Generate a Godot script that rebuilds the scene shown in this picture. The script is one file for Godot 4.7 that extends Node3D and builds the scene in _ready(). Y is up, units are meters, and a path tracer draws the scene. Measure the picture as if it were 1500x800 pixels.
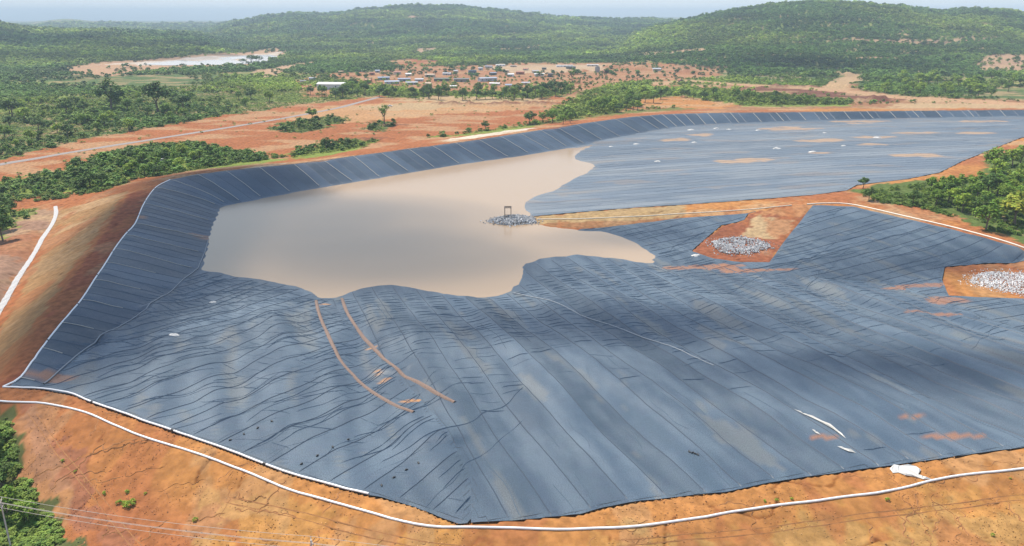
extends Node3D
# An aerial view over a plastic-lined water reservoir in red savanna country.
# Pixels of the 1500 x 800 photograph are turned into directions by P(); the distance always
# comes from the height of the surface that the pixel lies on.

const F := 1167.0            # focal length in photograph pixels
const CAM_H := 85.0          # camera height over the embankment crest (y = 0)
const WATER := -10.4
var cp := 0.0
var sp := 0.0
var rng := RandomNumberGenerator.new()
var nz := FastNoiseLite.new()      # general noise
var nf := FastNoiseLite.new()      # fractal noise
var used := {}
var M := {}

# ------------------------------------------------------------------ helpers
func P(u: float, v: float, h: float = 0.0) -> Vector3:
	var x := (u - 750.0) / F
	var y := -(v - 400.0) / F
	var yy := y * cp - sp
	var zz := -y * sp - cp
	var t := (h - CAM_H) / yy
	return Vector3(x * t, h, zz * t)

func Q(u: float, v: float, h: float = 0.0) -> Vector2:
	var p := P(u, v, h)
	return Vector2(p.x, p.z)

func poly(a: Array, h: float = 0.0) -> PackedVector2Array:   # [[u,v] or [u,v,h], ...] to ground plan
	var r := PackedVector2Array()
	for p in a:
		r.append(Q(p[0], p[1], p[2] if p.size() > 2 else h))
	return r

func on_ground(u: float, v: float) -> Vector3:      # where the ray of a pixel meets the terrain
	var h := -4.0
	var p := P(u, v, h)
	for k in 14:
		h = lerpf(h, height(p.x, p.z), 0.7)
		p = P(u, v, h)
	return Vector3(p.x, height(p.x, p.z), p.z)

func numbered(called: String) -> String:
	if not used.has(called):
		used[called] = 0
		return called
	used[called] += 1
	return "%s_%03d" % [called, used[called]]

func tag(o: Node, label: String, category: String, group := "", kind := "") -> void:
	if label: o.set_meta("label", label)
	if category: o.set_meta("category", category)
	if group: o.set_meta("group", group)
	if kind: o.set_meta("kind", kind)

func thing(called: String, label: String, category: String, at: Vector3, turn := 0.0, group := "") -> Node3D:
	var o := Node3D.new()
	o.name = numbered(called)
	add_child(o)
	o.position = at
	o.rotation.y = turn
	tag(o, label, category, group)
	return o

func mi(called: String, mesh: Mesh, mat: Material, parent: Node) -> MeshInstance3D:
	var o := MeshInstance3D.new()
	o.name = called if parent != self else numbered(called)
	o.mesh = mesh
	o.material_override = mat
	parent.add_child(o, true)
	return o

# a collector of triangles
class Bag:
	var v := PackedVector3Array()
	var n := PackedVector3Array()
	var c := PackedColorArray()
	func tri(a: Vector3, b: Vector3, d: Vector3, col := Color.WHITE) -> void:
		var m := (d - a).cross(b - a).normalized()
		v.append(a); v.append(b); v.append(d)
		n.append(m); n.append(m); n.append(m)
		c.append(col); c.append(col); c.append(col)
	func quad(a: Vector3, b: Vector3, d: Vector3, e: Vector3, col := Color.WHITE) -> void:
		tri(a, b, d, col); tri(a, d, e, col)
	func box(lo: Vector3, hi: Vector3, col := Color.WHITE) -> void:
		var p := [Vector3(lo.x, lo.y, lo.z), Vector3(hi.x, lo.y, lo.z), Vector3(hi.x, lo.y, hi.z), Vector3(lo.x, lo.y, hi.z),
			Vector3(lo.x, hi.y, lo.z), Vector3(hi.x, hi.y, lo.z), Vector3(hi.x, hi.y, hi.z), Vector3(lo.x, hi.y, hi.z)]
		quad(p[4], p[5], p[6], p[7], col); quad(p[3], p[2], p[1], p[0], col)
		quad(p[7], p[6], p[2], p[3], col); quad(p[5], p[4], p[0], p[1], col)
		quad(p[6], p[5], p[1], p[2], col); quad(p[4], p[7], p[3], p[0], col)
	func bar(a: Vector3, b: Vector3, r0: float, r1: float, sides := 6, col := Color.WHITE) -> void:   # tapered stick
		var d := (b - a).normalized()
		var s := d.cross(Vector3.UP if absf(d.y) < 0.9 else Vector3.RIGHT).normalized()
		var t := s.cross(d)
		for k in sides:
			var q0 := TAU * k / sides
			var q1 := TAU * (k + 1) / sides
			var e0 := s * cos(q0) + t * sin(q0)
			var e1 := s * cos(q1) + t * sin(q1)
			var i := v.size()
			for w in [a + e0 * r0, a + e1 * r0, b + e1 * r1, a + e0 * r0, b + e1 * r1, b + e0 * r1]: v.append(w)
			for w in [e0, e1, e1, e0, e1, e0]: n.append(w)
			for w in 6: c.append(col)
			tri(b, b + e1 * r1, b + e0 * r1, col)
	func mesh() -> ArrayMesh:
		var a := []
		a.resize(Mesh.ARRAY_MAX)
		a[Mesh.ARRAY_VERTEX] = v
		a[Mesh.ARRAY_NORMAL] = n
		a[Mesh.ARRAY_COLOR] = c
		var m := ArrayMesh.new()
		m.add_surface_from_arrays(Mesh.PRIMITIVE_TRIANGLES, a)
		return m

func tube_mesh(pts: Array, r: float, sides := 8) -> ArrayMesh:      # a pipe along points
	var b := Bag.new()
	var rings := []
	for i in pts.size():
		var d: Vector3 = ((pts[mini(i + 1, pts.size() - 1)] as Vector3) - (pts[maxi(i - 1, 0)] as Vector3)).normalized()
		var s := d.cross(Vector3.UP).normalized()
		var t := s.cross(d)
		var ring := []
		for k in sides: ring.append(s * cos(TAU * k / sides) + t * sin(TAU * k / sides))
		rings.append(ring)
	for i in pts.size() - 1:
		var p: Vector3 = pts[i]
		var q: Vector3 = pts[i + 1]
		for k in sides:
			var l := (k + 1) % sides
			var a0: Vector3 = rings[i][k]
			var a1: Vector3 = rings[i][l]
			var b0: Vector3 = rings[i + 1][k]
			var b1: Vector3 = rings[i + 1][l]
			for w in [p + a0 * r, p + a1 * r, q + b1 * r, p + a0 * r, q + b1 * r, q + b0 * r]: b.v.append(w)
			for w in [a0, a1, b1, a0, b1, b0]: b.n.append(w)
			for w in 6: b.c.append(Color.WHITE)
	return b.mesh()

func ground_line(a: Array, step: float, lift: float, wob := 0.0) -> Array:   # pixel polyline laid on the terrain
	var c := Curve3D.new()
	var pts := []
	for p in a:
		var w := P(p[0], p[1], p[2]) if p.size() > 2 else on_ground(p[0], p[1])
		pts.append(Vector3(w.x, 0, w.z))
	for i in pts.size():
		var t: Vector3 = (pts[mini(i + 1, pts.size() - 1)] - pts[maxi(i - 1, 0)]) / 6.0
		c.add_point(pts[i], -t, t)
	var n := int(c.get_baked_length() / step) + 1
	var r := []
	for i in n + 1:
		var p := c.sample_baked(c.get_baked_length() * i / n, true)
		var dx := wob * nz.get_noise_2d(p.x * 4.0 + 70.0, p.z * 4.0)
		r.append(Vector3(p.x + dx, surf(p.x + dx, p.z) + lift, p.z))
	return r

# ------------------------------------------------------------------ textures and materials
func noise_tex(seed_: int, freq: float, lo: float, hi: float, size := 512, oct := 5, bump := false, strength := 4.0) -> ImageTexture:
	var f := FastNoiseLite.new()
	f.seed = seed_
	f.noise_type = FastNoiseLite.TYPE_SIMPLEX_SMOOTH
	f.frequency = freq
	f.fractal_octaves = oct
	f.fractal_gain = 0.62
	var im := f.get_seamless_image(size, size)
	im.convert(Image.FORMAT_RGB8)
	if bump:
		im.bump_map_to_normal_map(strength)
	else:
		var d := im.get_data()
		for i in d.size():
			d[i] = int(clampf((lo + (hi - lo) * d[i] / 255.0) * 255.0, 0, 255))
		im = Image.create_from_data(size, size, false, Image.FORMAT_RGB8, d)
	im.generate_mipmaps()
	return ImageTexture.create_from_image(im)

func mat(col: Color, rough: float, vertex := false) -> StandardMaterial3D:
	var m := StandardMaterial3D.new()
	m.albedo_color = col.linear_to_srgb() if not vertex else Color.WHITE
	m.roughness = rough
	m.vertex_color_use_as_albedo = vertex
	return m

func triplanar(m: StandardMaterial3D, metres: float) -> void:
	m.uv1_triplanar = true
	m.uv1_world_triplanar = true
	m.uv1_scale = Vector3.ONE / metres

func make_materials() -> void:
	var grain := noise_tex(3, 0.010, 0.72, 1.10, 1024, 7)
	var grainn := noise_tex(4, 0.012, 0, 1, 1024, 7, true, 7.0)
	M.ground = mat(Color.WHITE, 0.95, true)
	M.ground.albedo_texture = grain
	M.ground.normal_enabled = true
	M.ground.normal_texture = grainn
	M.ground.normal_scale = 0.3
	M.ground.metallic_specular = 0.2
	triplanar(M.ground, 37.0)
	M.drain = mat(Color(0.52, 0.51, 0.50), 0.9)
	M.drain.albedo_texture = grain
	triplanar(M.drain, 6.0)
	M.bank = mat(Color(0.38, 0.17, 0.06), 0.95)
	M.bank.albedo_texture = grain
	triplanar(M.bank, 11.0)
	M.liner = mat(Color.WHITE, 0.42, true)
	M.liner.albedo_texture = noise_tex(7, 0.03, 0.5, 1.3, 1024, 6)
	M.liner.roughness_texture = noise_tex(8, 0.012, 0.7, 1.15, 512, 4)
	M.liner.roughness = 0.52
	M.liner.metallic_specular = 0.36
	M.liner.normal_enabled = true
	M.liner.normal_texture = noise_tex(9, 0.015, 0, 1, 1024, 4, true, 6.0)
	M.liner.normal_scale = 0.35
	triplanar(M.liner, 9.0)
	M.wrinkle = mat(Color(0.088, 0.125, 0.168), 0.52)
	M.wrinkle.metallic_specular = 0.36
	M.weld = mat(Color(0.040, 0.058, 0.085), 0.5)      # bare black polymer of the weld beads, free of dust
	M.water = mat(Color(0.355, 0.252, 0.158), 0.15)
	M.water.metallic_specular = 0.4
	M.water.normal_enabled = true
	M.water.normal_texture = noise_tex(11, 0.02, 0, 1, 512, 4, true, 1.2)
	M.water.normal_scale = 0.06
	triplanar(M.water, 6.0)
	M.pipe = mat(Color(0.80, 0.80, 0.79), 0.35)
	M.black = mat(Color(0.02, 0.02, 0.022), 0.5)
	M.ballast = mat(Color(0.40, 0.37, 0.32), 0.8)
	M.sandtube = mat(Color(0.23, 0.155, 0.12), 0.9)
	M.sandtube.albedo_texture = grain
	triplanar(M.sandtube, 5.0)
	M.white_fabric = mat(Color(0.55, 0.535, 0.50), 0.8)
	M.rock = mat(Color.WHITE, 0.85, true)
	M.gravel = mat(Color.WHITE, 0.9, true)
	M.steel = mat(Color(0.05, 0.035, 0.03), 0.6)
	M.concrete = mat(Color(0.42, 0.41, 0.39), 0.8)
	M.wood = mat(Color(0.30, 0.27, 0.23), 0.85)
	M.wire = mat(Color(0.45, 0.42, 0.38), 0.5)
	M.leaf = mat(Color.WHITE, 0.6, true)
	M.leaf.backlight_enabled = true
	M.leaf.backlight = Color(0.52, 0.62, 0.20)
	M.leaf.metallic_specular = 0.25
	M.bark = mat(Color(0.13, 0.10, 0.075), 0.9)
	M.cloud = mat(Color(0.85, 0.85, 0.86), 1.0)

# ------------------------------------------------------------------ terrain data (photograph pixels with heights)
# crest point, toe point and toe height down the steep inner face, all round the basin
var SLOPE := [[30, 553, 64, 562, -1.2], [62, 510, 110, 525, -3.2], [91, 473, 165, 488, -5.0], [120, 439, 215, 458, -7.1],
	[139, 410, 245, 433, -8.8], [156, 385, 270, 410, -10.0], [169, 364, 290, 394, -10.5], [184, 344, 300, 371, -10.6], [199, 327, 306, 349, -10.6],
	[212, 298, 313, 325, -10.6], [230, 275, 322, 303, -10.6], [250, 264, 335, 300, -10.6], [289, 256, 355, 297, -10.6], [331, 251, 386, 291, -10.6],
	[380, 246, 428, 283, -10.6], [431, 241, 471, 275, -10.6], [475, 236, 519, 267, -10.6], [517, 229, 559, 261, -10.6], [559, 224, 601, 253, -10.6],
	[597, 218, 639, 247, -10.6], [634, 214, 676, 241, -10.6], [667, 210, 712, 236, -10.6], [702, 205, 748, 231, -10.6], [732, 200, 777, 226, -10.6],
	[762, 196, 809, 221, -10.6], [791, 191, 833, 216, -10.5], [818, 188, 858, 211, -10.3], [844, 183, 882, 205, -10.0], [870, 179, 909, 200, -10.0],
	[900, 174.5, 938, 195, -9.9], [935, 171, 966, 189.5, -9.1], [969, 168, 992, 186, -8.4], [1002, 167, 1018, 183.5, -7.9], [1036, 166, 1050, 181.5, -7.4],
	[1103, 165.3, 1116, 179.3, -6.6], [1170, 164.5, 1181, 177, -6.0], [1236, 163.7, 1246, 175.3, -5.6], [1303, 163, 1313, 173.7, -5.3],
	[1370, 162, 1380, 172.4, -5.1], [1464, 161, 1474, 171, -4.9], [1600, 160, 1609, 169.5, -4.8], [1700, 159.5, 1709, 169, -4.8]]
# shore of the water, from the far face round the upper liner, the causeway tip and the near liner
var SHORE_UP := [[858, 211], [868, 213], [852, 219], [839, 227], [836, 233], [850, 237], [872, 242], [866, 248], [852, 257], [832, 265], [812, 279], [786, 286], [768, 292], [765, 299], [762, 305], [770, 312], [781, 317]]
var SHORE_TIP := [[781, 317], [778, 325], [790, 331], [820, 334], [850, 337]]
var SHORE_POCKET := [[850, 337], [885, 340], [905, 346], [930, 357], [950, 370], [968, 380]]
var SHORE_NEAR := [[968, 380], [958, 388], [945, 386], [905, 377], [860, 371.5], [810, 372], [780, 376], [762, 385], [757, 396], [761, 405], [756, 417], [751, 428], [735, 433], [700, 437],
	[668, 434], [640, 428], [608, 421], [580, 416.5], [560, 416], [530, 420], [508, 428], [500, 437], [482, 440], [464, 438], [456, 428], [440, 420], [400, 411], [350, 404], [300, 395], [290, 394]]
# causeway, valley and pads
var CAUSE_N := [[781, 317, -10.2], [850, 311, -9.6], [920, 305, -8.4], [1005, 300, -6.6], [1100, 293, -4.2], [1190, 286, -2.0], [1240, 279, -0.9], [1255, 271, -0.7], [1325, 263, -0.8], [1376, 253, -1.2], [1410, 236, -1.5], [1452, 219, -1.6], [1495, 202, -1.6], [1560, 188, -1.8], [1640, 176, -2.6]]
var CAUSE_C := [[785, 321, -10.0], [850, 316, -8.8], [920, 312, -7.2], [1005, 307, -5.0], [1100, 301, -2.6], [1190, 294, -0.4], [1245, 284, 0.2]]
var CAUSE_S := [[850, 336, -10.3], [890, 333, -9.9], [940, 327, -8.8], [1005, 319, -6.6], [1060, 316, -5.0], [1094, 313, -3.9]]
var CREST_R := [[1191, 300, -0.3], [1250, 303, 0.0], [1330, 321, 0.0], [1400, 337, 0.0], [1500, 364, 0.0], [1600, 393, 0.0], [1760, 440, 0.0]]
var VALLEY := [[968, 380, -10.4], [1010, 391, -10.1], [1060, 398, -9.7], [1130, 404, -9.2], [1220, 410, -8.6], [1300, 414, -7.9], [1380, 442, -6.4], [1500, 488, -4.4], [1680, 560, -2.0]]
var EDGE_NEAR := [[14, 566, 0], [64, 570, 0], [106, 578, 0], [136, 591, 0], [217, 620, 0], [315, 654, 0], [400, 686, 0], [419, 693, 0], [487, 712, 0], [540, 726, 0], [562, 730, 0], [607, 742, 0], [641, 756, 0], [672, 767, 0], [700, 765.5, 0],
	[750, 763, 0], [800, 758, 0], [850, 754, 0], [885, 744, 0], [940, 734, 0], [1000, 727, 0], [1060, 722, 0], [1125, 708, 0], [1190, 698, 0], [1250, 690, 0], [1350, 676, 0], [1430, 665, 0], [1500, 655, 0], [1600, 641, 0], [1760, 618, 0]]
var PIPE_OUT := [[-60, 582, -0.3], [0, 586, -0.3], [43, 589, -0.3], [85, 595, -0.3], [128, 606, -0.3], [170, 624, -0.3], [213, 641, -0.3], [298, 668, -0.3], [361, 692, -0.3], [420, 716, -0.3], [460, 728, -0.3], [527, 747, -0.3], [593, 765, -0.3], [633, 771, -0.3], [673, 773.5, -0.3], [750, 775, -0.3], [800, 776.5, -0.3], [850, 776, -0.3],
	[950, 769, -0.3], [1025, 759, -0.3], [1100, 746, -0.3], [1225, 730, -0.3], [1310, 718, -0.3], [1375, 702, -0.3], [1425, 695, -0.3], [1500, 687, -0.3], [1620, 676, -0.3]]
var PAD1 := [[1096, 313, -3.8], [1161, 299, -0.6], [1191, 300, -0.4], [1172, 325, -4.2], [1150, 352, -7.2], [1127, 385, -8.6], [1085, 384, -8.8], [1045, 379, -9.0], [1013, 368, -9.0], [1035, 348, -8.2], [1056, 331, -6.6], [1090, 323, -5.4]]
var PAD1_FLOOR := [[1045, 350, -8.3], [1100, 345, -8.0], [1140, 352, -7.6], [1120, 378, -8.5], [1050, 374, -8.9], [1022, 366, -8.8]]
var PAD2 := [[1384, 391, -6.0], [1440, 387, -5.6], [1560, 387, -4.8], [1570, 440, -6.0], [1500, 438, -6.6], [1390, 434, -7.0], [1380, 410, -6.6]]
var DRAIN := [[60, 300, -9.0], [81, 303, -9.6], [82, 313, -9.8], [77, 328, -10.0], [62, 351, -10.2], [49, 375, -10.4], [26, 411, -10.6], [0, 457, -10.8], [-40, 530, -11], [-90, 640, -11]]
var CREST_OUT := [[-20, 580, -0.2], [15, 545, -0.2], [56, 480, -0.2], [100, 415, -0.2], [140, 360, -0.2], [175, 305, -0.2], [192, 282, -0.4]]

# ------------------------------------------------------------------ height field
const GX0 := -430.0
const GX1 := 650.0
const GD0 := 40.0
const GD1 := 960.0
const CELL := 2.5
var gw := 0
var gh := 0
var grid := PackedFloat32Array()
var works := PackedVector2Array()      # outline of the earthworks
var hills := []

func smooth(a: float, b: float, x: float) -> float:
	var t := clampf((x - a) / (b - a), 0.0, 1.0)
	return t * t * (3.0 - 2.0 * t)

func table(t: Array, u: float) -> float:
	if u <= t[0][0]: return t[0][1]
	for i in t.size() - 1:
		if u <= t[i + 1][0]:
			var k: float = (u - t[i][0]) / (t[i + 1][0] - t[i][0])
			k = k * k * (3.0 - 2.0 * k)
			return lerpf(t[i][1], t[i + 1][1], k)
	return t[-1][1]

func natural(x: float, z: float) -> float:
	var d := maxf(-z, 1.0)
	var base := -4.0 - 6.0 * smooth(-120.0, -260.0, x) * smooth(540.0, 380.0, d) - 5.0 * smooth(800.0, 1500.0, d)
	base += 1.6 * nf.get_noise_2d(x * 0.25, z * 0.25) + 14.0 * smooth(900.0, 3000.0, d) * nf.get_noise_2d(x * 0.055 + 90.0, z * 0.055)
	if d > 800.0:
		var u := 750.0 + F * 0.9513 * x / d      # bearing
		for hl in hills:
			if d < hl.a: continue
			var top: float = table(hl.t, u)
			if top > 90.0: continue
			var crest: float = CAM_H + hl.d * (21.0 - top) / 1110.0
			var k := smooth(hl.a, hl.d, d) if d < hl.d else 1.0 - 0.9 * smooth(hl.d, hl.d * 1.6, d)
			if d < hl.d: k = lerpf(k, (d - hl.a) / (hl.d - hl.a), 0.35)
			var rough: float = nf.get_noise_2d(x * 0.09, z * 0.09 + 500.0) * 0.22 * (1.0 - absf(2.0 * k - 1.0)) + nf.get_noise_2d(x * 0.45, z * 0.45) * 0.045
			base = maxf(base, lerpf(-9.0, crest, clampf(k + rough, 0.0, 1.06)))
	return base

func solve_heights() -> void:
	var lines := []      # each an Array of Vector3
	var add := func(a: Array, h = null) -> void:
		var r := []
		for p in a: r.append(P(p[0], p[1], h if h != null else p[2]))
		lines.append(r)
	var crest := []
	var toe := []
	var crest_out := []
	for s in SLOPE:
		crest.append([s[0], s[1], 0.0])
		toe.append([s[2], s[3], s[4]])
	add.call(crest); add.call(toe)
	add.call(SHORE_UP, WATER - 0.14); add.call(SHORE_TIP, WATER); add.call(SHORE_POCKET, WATER - 0.14); add.call(SHORE_NEAR, WATER - 0.14)
	add.call(CAUSE_N); add.call(CAUSE_C); add.call(CAUSE_S); add.call(CREST_R); add.call(VALLEY)
	add.call(EDGE_NEAR); add.call(PIPE_OUT); add.call(PAD1 + [PAD1[0]]); add.call(PAD1_FLOOR + [PAD1_FLOOR[0]]); add.call(PAD2 + [PAD2[0]])
	add.call(DRAIN); add.call(CREST_OUT)
	add.call([[1050, 362, -8.7], [1115, 362, -8.3]])
	add.call([[1400, 420, -6.5], [1560, 416, -5.6]])
	add.call([[360, 345, -13], [450, 320, -13.5], [560, 330, -14], [640, 290, -13.5], [740, 250, -13], [700, 320, -13.5], [660, 390, -13], [560, 370, -13.5], [420, 370, -13]])
	add.call([[800, 348, -12], [880, 356, -11.6], [935, 372, -11]])
	add.call([[1300, 292, 0.6], [1400, 290, 1.0], [1500, 270, 1.0], [1600, 260, 1.0]])
	# the outer road strip behind the far crest
	for s in SLOPE.slice(9):
		var w := P(s[0], s[1], 0.0)
		var away := Vector2(w.x - 60.0, w.z + 330.0).normalized()
		crest_out.append(Vector3(w.x + away.x * 9.0, -0.2, w.z + away.y * 9.0))
	lines.append(crest_out)
	# the outer foot of the near bank
	var foot := []
	for p in PIPE_OUT:
		var w := P(p[0], p[1], -0.3)
		foot.append(Vector3(w.x * 0.93, -2.4, w.z * 0.93))
	lines.append(foot)
	add.call([[30, 612, -1.2], [75, 690, -4.0], [130, 745, -5.0], [190, 800, -5.5]])
	add.call([[-30, 620, -5.0], [0, 690, -7.0], [30, 760, -8.0], [60, 800, -8.5]])
	works = PackedVector2Array()
	for p in [[192, 262, -6], [250, 250, -4], [330, 240, -4], [431, 231, -4], [559, 214, -4], [702, 195, -4], [844, 174, -4], [935, 162, -4], [1036, 156.5, -4], [1300, 152.5, -4], [1760, 148, -4]]:
		works.append(Q(p[0], p[1], p[2]))
	works.append(Vector2(GX1 + 20, -760)); works.append(Vector2(GX1 + 20, -20)); works.append(Vector2(-300, -20))
	for p in [[-150, 640, -11], [-70, 545, -11], [-20, 458, -11], [30, 375, -10.5], [50, 330, -10], [55, 297, -9], [120, 285, -8]]:
		works.append(Q(p[0], p[1], p[2]))
	var prev := PackedFloat32Array()
	var pw := 0
	var ph := 0
	for lev in [8, 4, 2, 1]:
		var c: float = CELL * lev
		var w := int((GX1 - GX0) / c) + 1
		var h := int((GD1 - GD0) / c) + 1
		var g := PackedFloat32Array()
		g.resize(w * h)
		var fixed := PackedByteArray()
		fixed.resize(w * h)
		for j in h:
			var d := GD0 + j * c
			for i in w:
				var x := GX0 + i * c
				var k := j * w + i
				if not Geometry2D.is_point_in_polygon(Vector2(x, -d), works):
					g[k] = natural(x, -d); fixed[k] = 1
				elif i == 0 or j == 0 or i == w - 1 or j == h - 1:
					g[k] = (-9.0 if j == 0 or i == 0 else lerpf(0.5, natural(x, -d), smooth(600.0, 740.0, d))); fixed[k] = 1
				elif prev.size() > 0:
					var fx := minf(i * 0.5, pw - 1.001)
					var fy := minf(j * 0.5, ph - 1.001)
					var ix := int(fx)
					var iy := int(fy)
					var tx := fx - ix
					var ty := fy - iy
					var q := iy * pw + ix
					g[k] = lerpf(lerpf(prev[q], prev[q + 1], tx), lerpf(prev[q + pw], prev[q + pw + 1], tx), ty)
				else:
					g[k] = -4.0
		for ln in lines:
			for s in ln.size() - 1:
				var a: Vector3 = ln[s]
				var b: Vector3 = ln[s + 1]
				var n := int(a.distance_to(b) / (c * 0.4)) + 1
				for t in n + 1:
					var p := a.lerp(b, float(t) / n)
					var i := roundi((p.x - GX0) / c)
					var j := roundi((-p.z - GD0) / c)
					if i >= 0 and j >= 0 and i < w and j < h:
						g[j * w + i] = p.y; fixed[j * w + i] = 1
		var its: int = {8: 160, 4: 60, 2: 40, 1: 24}[lev]
		for it in its:
			for j in range(1, h - 1):
				var k := j * w + 1
				for i in range(1, w - 1):
					if fixed[k] == 0:
						g[k] += 1.5 * (0.25 * (g[k - 1] + g[k + 1] + g[k - w] + g[k + w]) - g[k])
					k += 1
		prev = g; pw = w; ph = h
	gw = pw; gh = ph
	grid = prev.duplicate()
	# one light smoothing, and the swells and gullies of the near floor
	var floor_poly := poly(EDGE_NEAR + [[1760, 500, -3]] + [[1500, 488, -4.4], [1380, 442, -6.4], [1300, 414, -7.9], [1130, 404, -9.2], [968, 380, -10.4], [760, 400, -10.4], [480, 440, -10.4], [290, 394, -10.4], [64, 562, -1.2]])
	var gul := [Q(482, 440, -10.4), Q(560, 530, -7.5), Q(640, 620, -4), Q(690, 690, -2)]
	for j in range(1, gh - 1):
		for i in range(1, gw - 1):
			var k := j * gw + i
			var s := prev[k] * 0.4 + 0.15 * (prev[k - 1] + prev[k + 1] + prev[k - gw] + prev[k + gw])
			var x := GX0 + i * CELL
			var z := -(GD0 + j * CELL)
			if -z < 330.0 and Geometry2D.is_point_in_polygon(Vector2(x, z), floor_poly):
				var w := smooth(0.0, -1.6, s) * smooth(-10.2, -7.6, s)
				var along := x * 0.31 + -z * -0.95
				var across := x * 0.95 + -z * 0.31
				s += w * (1.7 * nz.get_noise_2d(along * 0.8, across * 4.2) + 0.9 * nz.get_noise_2d(along * 2.0 + 300.0, across * 9.0))
				for q in gul.size() - 1:
					var cpnt := Geometry2D.get_closest_point_to_segment(Vector2(x, z), gul[q], gul[q + 1])
					var dd := cpnt.distance_to(Vector2(x, z))
					if dd < 14.0:
						s -= 0.9 * w * exp(-dd * dd / 40.0)
						break
			grid[k] = s

func height(x: float, z: float) -> float:
	var fx := (x - GX0) / CELL
	var fy := (-z - GD0) / CELL
	if fx < 0.0 or fy < 0.0 or fx >= gw - 1.01 or fy >= gh - 1.01:
		return natural(x, z)
	var ix := int(fx)
	var iy := int(fy)
	var tx := fx - ix
	var ty := fy - iy
	var k := iy * gw + ix
	return lerpf(lerpf(grid[k], grid[k + 1], tx), lerpf(grid[k + gw], grid[k + gw + 1], tx), ty)

var liner_polys := []        # {p, box}
var pad_polys := []

func in_liner(q: Vector2) -> bool:
	for l in liner_polys:
		if l.box.has_point(q) and Geometry2D.is_point_in_polygon(q, l.p):
			for pd in pad_polys:
				if Geometry2D.is_point_in_polygon(q, pd): return false
			return true
	return false

func liner_h(x: float, z: float) -> float:
	var h := height(x, z)
	var w := 0.15 + 0.85 * smooth(0.0, 1.6, absf(h - WATER))
	return h + 0.10 + w * (0.16 * nz.get_noise_2d(x * 7.0, z * 7.0) + 0.07 * nz.get_noise_2d(x * 19.0 + 40.0, z * 19.0))

func surf(x: float, z: float) -> float:     # top of whatever lies there
	return liner_h(x, z) + 0.03 if in_liner(Vector2(x, z)) else height(x, z) + mound(x, z)

# heaps of dug soil: [u, v, height above ground, radius along, radius across, turn]
var heaps := []
func mound(x: float, z: float) -> float:
	var s := 0.0
	for hp in heaps:
		var dx: float = x - hp.x
		var dz: float = z - hp.z
		if absf(dx) + absf(dz) > hp.a * 3.0: continue
		var e := pow((dx * hp.c + dz * hp.s) / hp.a, 2.0) + pow((-dx * hp.s + dz * hp.c) / hp.b, 2.0)
		if e < 5.0: s = maxf(s, hp.h * exp(-e) * (1.0 + 0.8 * nz.get_noise_2d(x * 8.0, z * 8.0)))
	return s

func cast(u: float, v: float) -> Vector3:      # the first point of terrain on the ray of a pixel
	var o := Vector3(0, CAM_H, 0)
	var dir := P(u, v, CAM_H - 10.0) - o if v > 30.0 else Vector3((u - 750.0) / F, -(v - 400.0) / F * cp - sp, (v - 400.0) / F * sp - cp)
	dir /= -dir.z
	var d := 60.0
	var last := 60.0
	while d < 9000.0:
		var p := o + dir * d
		if p.y < height(p.x, p.z): break
		last = d
		d *= 1.008
	for k in 8:
		var m := (d + last) * 0.5
		var p := o + dir * m
		if p.y < height(p.x, p.z): d = m
		else: last = m
	var r := o + dir * d
	return Vector3(r.x, height(r.x, r.z), r.z)

func castpoly(a: Array) -> PackedVector2Array:
	var r := PackedVector2Array()
	for p in a:
		var w := cast(p[0], p[1])
		r.append(Vector2(w.x, w.z))
	return r

# ------------------------------------------------------------------ what covers the ground
var zones := []         # {p: outline, box, c: colour, veg: how much grows there, edge: raggedness}
const RED := Color(0.340, 0.128, 0.052)
const ORANGE := Color(0.420, 0.190, 0.062)
const TAN := Color(0.430, 0.300, 0.165)
const DARKRED := Color(0.165, 0.068, 0.042)
const CREAM := Color(0.62, 0.54, 0.43)
const GREEN := Color(0.195, 0.245, 0.052)
const FOREST := Color(0.090, 0.135, 0.042)

func zone(a: Array, c: Color, veg := 0.0, edge := 1.0, h = null) -> void:
	var p := castpoly(a) if h == null else poly(a, h)
	var box := Rect2(p[0], Vector2.ZERO)
	for q in p: box = box.expand(q)
	zones.append({p = p, box = box, c = c, veg = veg, edge = edge})

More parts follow.
